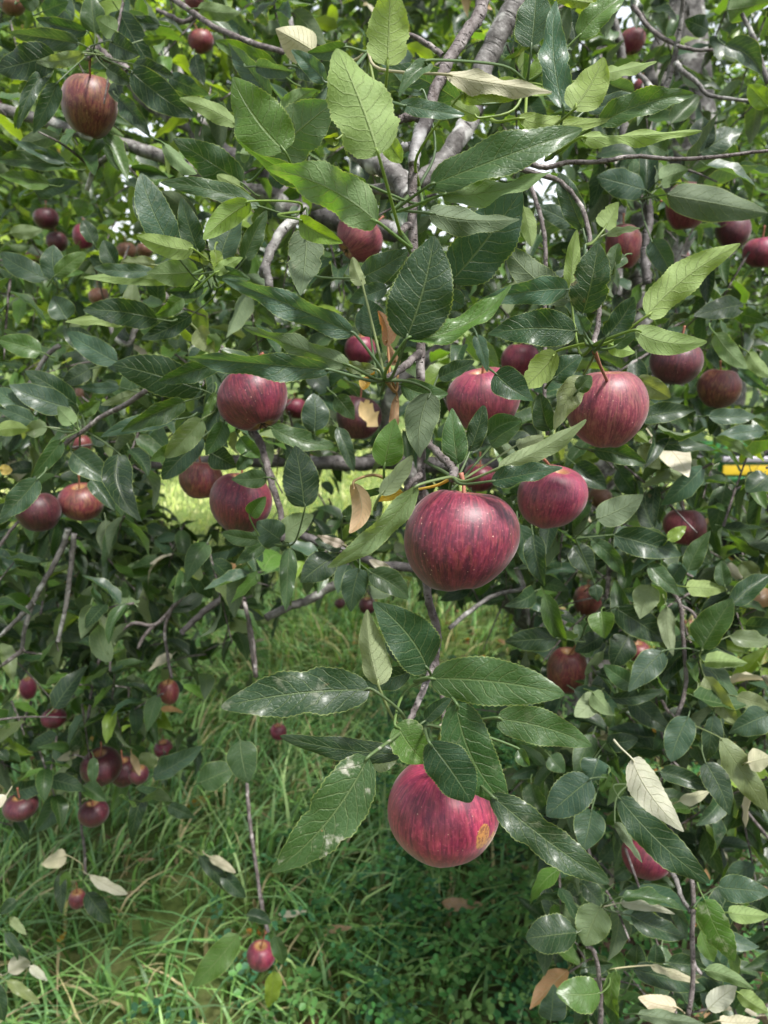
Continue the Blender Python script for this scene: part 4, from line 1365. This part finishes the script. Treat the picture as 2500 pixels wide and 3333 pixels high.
def _dk(c, k=.72): return tuple(v * k for v in c)
AM = {
 'main': apple_material('deep_red_skin', _dk((0.165, 0.011, 0.034)), _dk((0.045, 0.004, 0.017)), _dk((0.24, 0.07, 0.04)), .30),
 'rose': apple_material('rose_skin', _dk((0.24, 0.020, 0.056)), _dk((0.095, 0.009, 0.034)), _dk((0.27, 0.10, 0.07)), .35),
 'stripe': apple_material('striped_skin', _dk((0.19, 0.024, 0.034)), _dk((0.07, 0.009, 0.018)), _dk((0.24, 0.12, 0.055)), .75),
 'green': apple_material('green_striped_skin', _dk((0.15, 0.025, 0.024)), _dk((0.06, 0.010, 0.014)), _dk((0.24, 0.13, 0.05)), .7),
 'dark': apple_material('dark_maroon_skin', _dk((0.092, 0.010, 0.022)), _dk((0.030, 0.004, 0.012)), _dk((0.12, 0.05, 0.03)), .45),
 'pink': apple_material('pink_skin', _dk((0.22, 0.033, 0.052)), _dk((0.10, 0.012, 0.030)), _dk((0.27, 0.13, 0.09)), .5),
 'brown': apple_material('brown_rotting_skin', _dk((0.20, 0.085, 0.05)), _dk((0.12, 0.045, 0.03)), _dk((0.28, 0.14, 0.08)), .9, False),
}
FLESH = flat_material('apple_flesh', (0.72, 0.53, 0.26), 0.6, noise_amt=.45, scale=60)
STEM = flat_material('apple_stem', (0.24, 0.085, 0.05), 0.55, noise_amt=.3, scale=80)
CALYX = flat_material('calyx', (0.05, 0.03, 0.018), 0.9, noise_amt=.3, scale=200)
SHAPE_CACHE = {}
def shape(vi, big):
    if (vi, big) not in SHAPE_CACHE:
        sg, rg = (64, 44) if big else (32, 22)
        V, F = apple_mesh('apple', 50 + vi, sg, rg, None, squash=(.93, .98, .90, 1.03)[vi % 4], lobes=(.025, .04, .03, .05)[vi % 4], lop=(.03, .07, -.05, .0)[vi % 4])
        ext = V.max(0) - V.min(0)
        V = V / max(ext[0], ext[1]) * 1.0
        SHAPE_CACHE[(vi, big)] = (V, F)
    return SHAPE_CACHE[(vi, big)]

APPLES = []     # (px, py, radius px, depth) for keeping the loose foliage out of their way
def apple(px, py, w, mat, label, diam=.075, shp=None, tilt=(0, 0), d=None, hk=None, stem=None, group='apples hanging in the tree', bite=None, scab=None, show_stem=True):
    vi = len(APPLES) % 4 if shp is None else shp
    if d is None: d = diam * FPX / w
    diam = w * d / FPX
    big = w > 200
    c = P(px, py, d)
    V, F = shape(vi, big)
    V = V * diam
    if hk: V = V * np.array([1, 1, hk])
    m = AM[mat]
    rot = Euler((math.radians(tilt[0]), math.radians(tilt[1]), 1.3 * len(APPLES) if not scab else 0)).to_matrix()
    if scab:
        m = scab(diam)
    o = None
    if bite is None:
        me = mesh_np('apple', V, F, mat=m)
        o = link('apple', me, None, tuple(c), label=label, category='apple', group=group)
        o.rotation_euler = rot.to_euler()
    else:
        R = np.array(rot)
        Vw = V @ R.T
        o = link('apple', None, None, tuple(c), label=label, category='apple', group=group)
        flesh_v = np.zeros(len(Vw), bool)
        for (bc, br) in bite:
            bc = np.array(bc) * diam; br = br * diam
            dv = Vw - bc; ds = np.linalg.norm(dv, axis=1)
            k = ds < br
            # push the bitten skin back to the far side of the bite
            dirn = -bc / np.linalg.norm(bc)
            for q in np.where(k)[0]:
                p = dv[q]; b_ = p @ dirn; disc = b_ * b_ - (p @ p - br * br)
                Vw[q] = bc + p + dirn * (-b_ + math.sqrt(max(0, disc)))
            flesh_v |= k
        ff = flesh_v[F].sum(1) >= 3
        for nm, sel, mt in (('skin', ~ff, m), ('flesh', ff, FLESH)):
            Fs = F[sel]; us, inv = np.unique(Fs, return_inverse=True)
            pm = link(nm, mesh_np(nm, Vw[us], inv.reshape(Fs.shape), mat=mt), None)
            pm.parent = o
    rr = diam / 2
    if show_stem:
        hgt = .80 * rr * (hk or 1)
        if stem is not None:
            e = P(*stem) - c
            e = np.array(rot.transposed() @ Vector(e)) if bite is None else e
        else:
            e = np.array([.10 * rr, .05 * rr, hgt + .022])
        p0 = np.array([0, 0, .60 * rr * (hk or 1)]) if bite is None else np.array(rot @ Vector((0, 0, .6 * rr)))
        sr = .0013 if w > 90 else .0011
        tv, tf, tu = tube([p0, p0 * .4 + e * .6 + np.array([.001, 0, .001]), e], [sr * 1.3, sr, sr * 1.5], 7)
        so = link('stem', mesh_np('stem', tv, tf, tu, mat=STEM), None); so.parent = o
    if w > 70 and bite is None:
        # dried calyx in the lower dimple
        Vs, Fs = [], []
        for q in range(5):
            a = q * 1.257
            b0 = len(Vs)
            zb = -.70 * rr * (hk or 1) - .0
            ca, sa = math.cos(a), math.sin(a)
            k = .10 * rr
            Vs += [(-sa * k * .5, ca * k * .5, zb), (sa * k * .5, -ca * k * .5, zb), (ca * k * 1.6 + sa * k * .2, sa * k * 1.6 - ca * k * .2, zb - k * 1.5), (ca * k * 1.6 - sa * k * .2, sa * k * 1.6 + ca * k * .2, zb - k * 1.7)]
            Fs.append((b0, b0 + 1, b0 + 2, b0 + 3))
        co = link('calyx', mesh_np('calyx', Vs, Fs, mat=CALYX), None); co.parent = o
    APPLES.append((px, py, w / 2, d))
    return o

def scab_mat(diam):
    R = diam / 2
    def at(dx, dz):
        y = -math.sqrt(max(0, 1 - dx * dx - dz * dz))
        v = RX * dx + UP * dz + FW * y
        return tuple(float(q) for q in v * R * .97)
    return apple_material('rose_skin_with_scab', (0.22, 0.016, 0.045), (0.085, 0.007, 0.030), (0.24, 0.08, 0.07), .25,
                          scabs=[(at(.60, -.22), (R * .17, R * .25)), (at(.78, -.38), (R * .17, R * .2)), (at(.55, -.80), (R * .10, R * .06)), (at(-.18, -.95), (R * .11, R * .06))])

PAIR = 'apples hanging in the tree'
apple(1500, 1758, 374, 'main', 'biggest deep red apple with pale specks hanging in the centre of the picture', .080, 1, (-10, 5), stem=(1500, 1540, .53))
apple(1446, 2640, 370, 'rose', 'large rosy apple with an orange scab patch, lowest of the big near apples', .080, 0, (-6, 0), scab=scab_mat, hk=1.02, stem=(1440, 2420, .50))
apple(1974, 1330, 262, 'pink', 'pinkish red striped apple on a straight twig, a pale leaf over its left shoulder', .078, 3, (-4, -3), stem=(1935, 1145, .56))
apple(825, 1300, 238, 'main', 'round dark pink apple under the two long leaves left of centre', .078, 2, (32, 0), stem=(855, 1150, .78))
apple(1572, 1302, 236, 'rose', 'apple partly behind leaves directly above the biggest apple', .078, 0, (8, 4))
apple(1796, 1617, 226, 'rose', 'purplish red apple just right of the biggest apple, dark rimmed leaf across its top', .078, 1, (10, 6), stem=(1765, 1490, .82))
apple(784, 1638, 205, 'main', 'crimson apple with a small leaf on its shoulder, left of the brown curled leaf', .076, 3, (6, -4))
apple(655, 1562, 140, 'stripe', 'yellowish red apple tucked behind the upper left side of the crimson apple', .076, 0, (6, 0), d=1.12)
apple(291, 345, 184, 'green', 'green and red striped apple hanging over the pale limb at the upper left', .078, 3, (-14, -2), hk=1.08, stem=(293, 190, .97))
apple(1168, 775, 160, 'pink', 'soft pink apple showing its dark eye below the big upper leaf cluster', .074, 2, (-46, 14))
apple(2200, 1181, 170, 'dark', 'larger of the two dusky apples at the right, beside the sky gap', .074, 0, (4, 5))
apple(2341, 1264, 134, 'green', 'smaller brownish red striped apple right of the dusky one', .070, 3, (2, -4), stem=(2345, 1175, 1.26))
apple(2229, 1717, 136, 'pink', 'pale pink red apple alone at the right with a small leaf lying over it', .072, 1, (14, 0), stem=(2222, 1600, 1.27))
apple(125, 1667, 144, 'dark', 'dark brown red apple, left one of the pair at the left edge', .074, 0, (6, 0))
apple(264, 1635, 140, 'stripe', 'brighter red striped apple, right one of the pair at the left edge', .074, 2, (6, 4))
apple(2236, 672, 142, 'pink', 'pinkish striped apple below the long bare twig at the upper right', .074, 3, (4, 0), stem=(2150, 655, 1.22), hk=1.1)
apple(2385, 752, 112, 'dark', 'purple apple with a white shine, right of the pinkish striped apple', .074, 1, (4, 0), hk=1.1)
apple(2030, 805, 120, 'stripe', 'red apple behind the withered brown hanging leaves at the right', .074, 0, (4, 0), d=1.35, hk=1.35)
apple(2480, 822, 118, 'rose', 'bright red apple cut by the right edge behind dark leaves', .074, 2, (4, 0))
apple(2058, 135, 84, 'pink', 'small reddish brown apple high up against the grey trunk at the upper right', .070, 1)
apple(2090, 290, 66, 'pink', 'pale red apple almost hidden beside the bluish leaf near the grey trunk', .070, 3)
apple(655, 135, 82, 'stripe', 'small red apple with a pale leaf over its top, high up left of centre', .072, 0, (-18, 0))
apple(40, 12, 84, 'brown', 'brownish apple cut off by the top left corner', .074, 2)
apple(-22, 350, 70, 'stripe', 'sliver of an apple at the left edge beside the pale limb', .074, 1)
apple(632, 5, 62, 'pink', 'pinkish apple cut by the top edge beside the bare upper twig', .072, 3)
apple(288, 75, 42, 'pink', 'small pink apple just above the spur of the green and red striped apple', .060, 0)
apple(1169, 1360, 146, 'dark', 'half eaten dark red apple with its yellow flesh showing', .074, 0, (6, 0), hk=1.12, bite=[((.30, -.42, .24), .30), ((.42, -.38, .02), .26), ((.12, -.52, .36), .20)])
apple(962, 1330, 76, 'rose', 'small piece of red apple between the round dark pink one and an oval leaf', .074, 1)
apple(1172, 1140, 100, 'rose', 'dull red apple in shade above the half eaten one', .074, 3, d=1.5)
apple(1692, 1174, 124, 'rose', 'red apple in shade between leaves above the two middle apples', .074, 1, d=1.35)
apple(1562, 1556, 108, 'main', 'red apple glimpsed behind the stalk of the biggest apple', .074, 2, d=1.3)
apple(1953, 1620, 76, 'brown', 'brown spotted apple in shade below the straight twig apple', .074, 0)
apple(1912, 1958, 96, 'stripe', 'orange red apple with a leaf across it, right of the dark limb', .074, 1, hk=1.25)
apple(1845, 2185, 128, 'stripe', 'dull red apple with a thick stalk below the middle right leaves', .074, 3, hk=1.25, stem=(1885, 2080, 1.35))
apple(2077, 2122, 76, 'stripe', 'faint red apple between two leaves left of the glossy pale leaf', .074, 0)
apple(2104, 2790, 156, 'rose', 'red apple behind the long dark leaf at the lower right', .074, 2, (8, 0), stem=(2060, 2700, 1.15))
apple(1947, 2700, 50, 'dark', 'tiny dark red apple deep in shade at the lower right', .066, 1)
apple(2240, 2038, 44, 'stripe', 'small red spot of an apple beside the thin vertical twig at the right', .066, 3)
apple(2218, 836, 50, 'stripe', 'little brown red apple below the pinkish striped one at the right', .066, 2, hk=1.3)
apple(330, 2498, 132, 'dark', 'largest dark maroon apple of the bunch at the lower left', .074, 0, d=1.45)
apple(402, 2512, 98, 'dark', 'maroon apple in the middle of the lower left bunch, partly behind the largest', .070, 1, d=1.55)
apple(452, 2522, 64, 'dark', 'small dark apple at the right end of the lower left bunch', .060, 3, d=1.42)
apple(68, 2626, 112, 'dark', 'maroon apple at the left edge above the pale oval leaf', .070, 2, hk=.8, d=1.4)
apple(304, 2648, 96, 'dark', 'dark red apple below the lower left bunch', .066, 0, d=1.45)
apple(252, 2927, 56, 'main', 'small crimson apple hanging low over the grass among drooping leaves', .042, 3, d=1.58, hk=1.2)
apple(850, 3112, 92, 'rose', 'plum coloured apple hanging lowest, just above the tall grass', .056, 0, d=1.38, hk=1.1, stem=(865, 3035, 1.36))
apple(548, 2253, 70, 'stripe', 'narrow brownish apple alone at the end of a thin twig over the lit grass', .050, 1, hk=1.3, stem=(555, 2200, 1.4), d=1.45)
apple(176, 2338, 82, 'rose', 'crimson apple behind leaves above the lower left bunch', .066, 2, hk=.8)
apple(92, 2242, 52, 'rose', 'dull red apple beside yellow specks at the far left', .060, 3, hk=1.5)
apple(532, 2438, 62, 'main', 'dark crimson apple half behind a long leaf right of the lower left bunch', .062, 0)
apple(906, 2382, 56, 'rose', 'pinkish red apple just under the big spotted left leaf', .060, 1)
apple(1107, 1964, 38, 'dark', 'tiny dark apple left of the hanging oval leaf in the middle', .060, 2)
apple(1196, 1972, 58, 'dark', 'small almost black apple right of the hanging oval leaf in the middle', .066, 3)
apple(150, 712, 78, 'dark', 'dark red apple, upper one of the far group at the left', .072, 0)
apple(274, 770, 74, 'rose', 'red apple with a dark leaf in front in the far group at the left', .072, 1, hk=1.2)
apple(186, 788, 66, 'dark', 'dark purple apple, middle one of the far group at the left', .072, 3)
apple(412, 818, 66, 'brown', 'shrivelled brownish apple right of the far group at the left', .070, 2)
apple(470, 815, 54, 'brown', 'second shrivelled brown apple touching the first', .066, 1)
apple(106, 834, 42, 'pink', 'pale pink apple beside an orange dry leaf, lowest of the far group', .066, 0)
apple(270, 1287, 58, 'brown', 'orange brown apple above the bare forked twig at the left', .068, 3)
apple(265, 1446, 66, 'stripe', 'dull orange red apple just above the left edge pair', .070, 1)
apple(322, 965, 66, 'brown', 'brown apple half hidden above the long dark leaf at the left', .070, 2)
apple(2125, 2490, 46, 'pink', 'trace of a red apple under the cream coloured leaf at the lower right', .060, 0)
apple(2270, 2532, 52, 'pink', 'small pale red apple behind the large dark leaf at the lower right', .060, 3)

# ------------------------------------------------------------------ the rest of the foliage
def cover(x, y):
    c = 1.0
    def ell(cx, cy, rx, ry):
        k = ((x - cx) / rx) ** 2 + ((y - cy) / ry) ** 2
        return 1 / (1 + math.exp(-(k - 1) * 5))
    c *= max(.10, ell(720, 1590, 260, 150))
    c *= max(.15, ell(1120, 1600, 240, 90))
    c *= max(.04, ell(1120, 2150, 330, 240))
    c *= max(.08, ell(1500, 2080, 190, 120))
    c *= max(.35, ell(720, 2200, 150, 170))
    if x < 900:
        c *= max(.07, min(.95, 1 - (y - 2350) / 450))
    elif y > 1800 and x < 1650:
        c *= max(.05, 1 - (y - 1800) / 750)
    if y > 2330 and 620 < x < 1700: c *= .05
    if y > 2680 and x < 1720: c *= .12
    if x >= 1650 and y > 2650: c *= .8
    if x >= 1650 and y > 3000: c *= .6
    return c

def blocked(x, y, d, L):
    if d < .8: return True
    if 2350 < x < 2600 and 1465 < y < 1595: return True
    for (ax, ay, ar, ad) in APPLES:
        if d < ad + .05 and math.hypot(x - ax, y - ay) < ar * .95 + .35 * L / d * FPX: return True
    return False

def loose(n, dmin, dmax, seed, Lr, pal, name, topo, clear=True, gain=1.0, box=(-350, 2850, -350, 3500)):
    r = np.random.default_rng(seed)
    Bs, As, Ns, Ls, Cs, tw = [], [], [], [], [], []
    tries = 0
    while len(Bs) < n and tries < n * 4:
        tries += 1
        d = math.sqrt(r.uniform(dmin ** 2, dmax ** 2))
        px, py = r.uniform(box[0], box[1]), r.uniform(box[2], box[3])
        p = P(px, py, d)
        if p[2] < .25: continue
        if r.random() > cover(px, py) * gain: continue
        # a shoot: short twig with leaves round it
        dirv = np.array([r.normal(0, .7), r.normal(0, .7), r.normal(-.35, .6)]); dirv /= np.linalg.norm(dirv)
        k = r.integers(5, 10); sl = r.uniform(.05, .16)
        pts = [p, p + dirv * sl * .5 + [0, 0, -.005], p + dirv * sl + [0, 0, -.02]]
        okc = 0
        for j in range(k):
            t = j / k
            q = p + dirv * sl * t
            an = j * 2.4 + r.uniform(-.4, .4)
            e1 = np.cross(dirv, [0, 0, 1.0]); e1 /= np.linalg.norm(e1) + 1e-9; e2 = np.cross(dirv, e1)
            a = dirv * r.uniform(.2, .9) + e1 * math.cos(an) + e2 * math.sin(an) + np.array([0, 0, -.28])
            a /= np.linalg.norm(a)
            L = r.uniform(*Lr)
            qx, qy, qd = proj(q + a * L * .5)
            if cover(qx, qy) < r.random() * .8: continue
            if d > 2.2 and qx > 1500 and qy < 1000 and r.random() < .38: continue
            if (clear or (qx > 2300 and 1450 < qy < 1850 and qd < 3.9)) and (blocked(qx, qy, qd, L)): continue
            if proj(q + a * L)[2] < dmin - .05: continue
            nn = np.array([0, 0, 1.0]) + r.normal(0, .55, 3) - .25 * FW
            nn /= np.linalg.norm(nn)
            Bs.append(q); As.append(a); Ns.append(nn); Ls.append(L); okc += 1
            names, wts = pal(qx, qy, r)
            c = np.array(TINT[names[r.choice(len(names), p=wts)]]) * r.uniform(.75, 1.3)
            Cs.append((*c, .25 * (r.random() < .1)))
        mx, my, md = proj(pts[1])
        if okc > 2 and not any(md < ad + .1 and math.hypot(mx - ax, my - ay) < ar * 1.25 for (ax, ay, ar, ad) in APPLES): tw.append(pts)
    N = len(Bs)
    Bs, As, Ns, Ls = map(np.array, (Bs, As, Ns, Ls))
    S = np.cross(As, Ns); S /= np.linalg.norm(S, axis=1)[:, None] + 1e-9
    Nn = np.cross(S, As)
    nu, nv = topo
    V, UV = leaf_shapes(N, Ls, Ls * r.uniform(.38, .54, N), nu, nv, r.uniform(.15, .9, N), r.uniform(-.06, .2, N), r.uniform(-.07, .07, N), .035, r.uniform(-.6, .6, N),
                        r.uniform(0, .15, N), r.random(N), 0, .2, r.uniform(.75, 1.15, N))
    rows_ = V.shape[1]
    W3 = Bs[:, None, None, :] + V[..., 0:1] * S[:, None, None, :] + V[..., 1:2] * As[:, None, None, :] + V[..., 2:3] * Nn[:, None, None, :]
    k = rows_ * V.shape[2]
    F = (leaf_topo(rows_ - 1, nv)[None] + (np.arange(N) * k)[:, None, None]).reshape(-1, 4)
    C = np.repeat(np.array(Cs), k, 0)
    link(name, mesh_np(name, W3.reshape(-1, 3), F, UV.reshape(-1, 2), C, mat=LEAF_BG), TREE, kind='stuff')
    parts = []
    for q in tw:
        v_, f_, u_ = tube(q, [.0022, .0017, .001], 5)
        parts.append((v_, f_, u_, np.zeros((len(v_), 4))))
    v_, f_, u_, _ = join(parts)
    return v_, f_, u_, N

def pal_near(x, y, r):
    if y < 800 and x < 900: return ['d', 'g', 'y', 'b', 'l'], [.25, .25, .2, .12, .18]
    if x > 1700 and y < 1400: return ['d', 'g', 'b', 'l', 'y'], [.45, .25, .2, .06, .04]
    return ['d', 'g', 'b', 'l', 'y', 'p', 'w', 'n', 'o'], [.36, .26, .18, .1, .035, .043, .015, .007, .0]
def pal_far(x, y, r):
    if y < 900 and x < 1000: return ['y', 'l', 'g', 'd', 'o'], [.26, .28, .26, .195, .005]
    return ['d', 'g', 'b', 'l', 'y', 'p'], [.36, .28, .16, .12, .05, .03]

tw = []
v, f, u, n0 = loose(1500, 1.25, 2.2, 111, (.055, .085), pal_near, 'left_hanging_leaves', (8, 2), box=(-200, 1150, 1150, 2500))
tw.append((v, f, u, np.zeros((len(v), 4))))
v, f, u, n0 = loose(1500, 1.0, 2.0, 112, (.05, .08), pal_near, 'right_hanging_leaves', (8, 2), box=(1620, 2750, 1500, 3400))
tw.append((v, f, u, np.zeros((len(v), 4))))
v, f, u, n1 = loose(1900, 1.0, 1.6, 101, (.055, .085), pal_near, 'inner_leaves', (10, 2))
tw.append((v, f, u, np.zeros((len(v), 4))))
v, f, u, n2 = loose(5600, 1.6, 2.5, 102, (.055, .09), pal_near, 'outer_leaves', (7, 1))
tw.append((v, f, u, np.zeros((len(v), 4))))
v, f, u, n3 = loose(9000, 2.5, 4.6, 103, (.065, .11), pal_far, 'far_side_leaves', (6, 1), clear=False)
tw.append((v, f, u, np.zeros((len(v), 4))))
link('upper_leaves', crown_mesh('upper_leaves', (0.3, 3.6, 3.9), (3.0, 1.9, 1.1), 5000, .12, [TINT['d'], TINT['g'], TINT['l']], 77, 2.9, .1), TREE, kind='stuff')  # tree's crown above the view, added to darken the foliage inside
v, f, u, _ = join(tw)
link('shoots', mesh_np('shoots', v, f, u, mat=TWIG), TREE, kind='stuff')
print('leaves', n1, n2, n3, 'objects', len(bpy.data.objects), 'tris', sum(len(m.polygons) for m in bpy.data.meshes) * 2)

# ------------------------------------------------------------------ dry leaves one can pick out on the grass
def ground_leaf(z, x, y, x2, y2, w, colr, label, h=.05, curl=.2):
    a0, a1 = Z(z, x, y), Z(z, x2, y2)
    def hit(p):
        v = P(p[0], p[1], 1.0) - CAM
        return CAM + v * ((CAM_H - h) / -v[2])
    B, T = hit(a0), hit(a1)
    T = T + np.array([0, 0, .012])
    a = T - B; L = np.linalg.norm(a)
    s, a_, n = orth_basis(a, np.array([0.1, -.75, .65]))
    d = proj(B)[2]
    V, UV = leaf_shapes(1, L, w * ZS / FPX * d, 14, 3, .4, curl * .4, .03, .06, .8, .1, .3)
    V = V.reshape(-1, 3)
    W3 = V[:, 0:1] * s + V[:, 1:2] * a_ + V[:, 2:3] * n
    C = np.tile([[*TINT[colr], .3]], (len(V), 1))
    link('dry_leaf', mesh_np('dry_leaf', W3, leaf_topo(14, 3), UV.reshape(-1, 2), C, mat=LEAF), None, tuple(B), label=label, category='leaf', group='dry leaves lying on the grass')
TINT['k'] = (0.36, 0.22, 0.16)
ground_leaf('K', 1175, 930, 1430, 965, 75, 'k', 'wavy pinkish brown dead leaf on the weeds below the lowest big apple', .16)
ground_leaf('K', 470, 1085, 640, 1105, 45, 'k', 'small brown dead leaf lying left of the weeds in the grass', .14)
ground_leaf('K', 195, 1000, 370, 1005, 38, 'w', 'narrow cream dead leaf just above the plum coloured apple', .16)
ground_leaf('J', 1120, 350, 1265, 310, 50, 'o', 'yellow orange dead leaf on the grass right of the lower left bunch', .06)
ground_leaf('J', 830, 680, 930, 690, 30, 'k', 'little pinkish dead leaf in the middle of the lower left grass', .08)
ground_leaf('J', 340, 1180, 400, 1130, 30, 'o', 'orange dead leaf fragment among the lower left grass', .08)
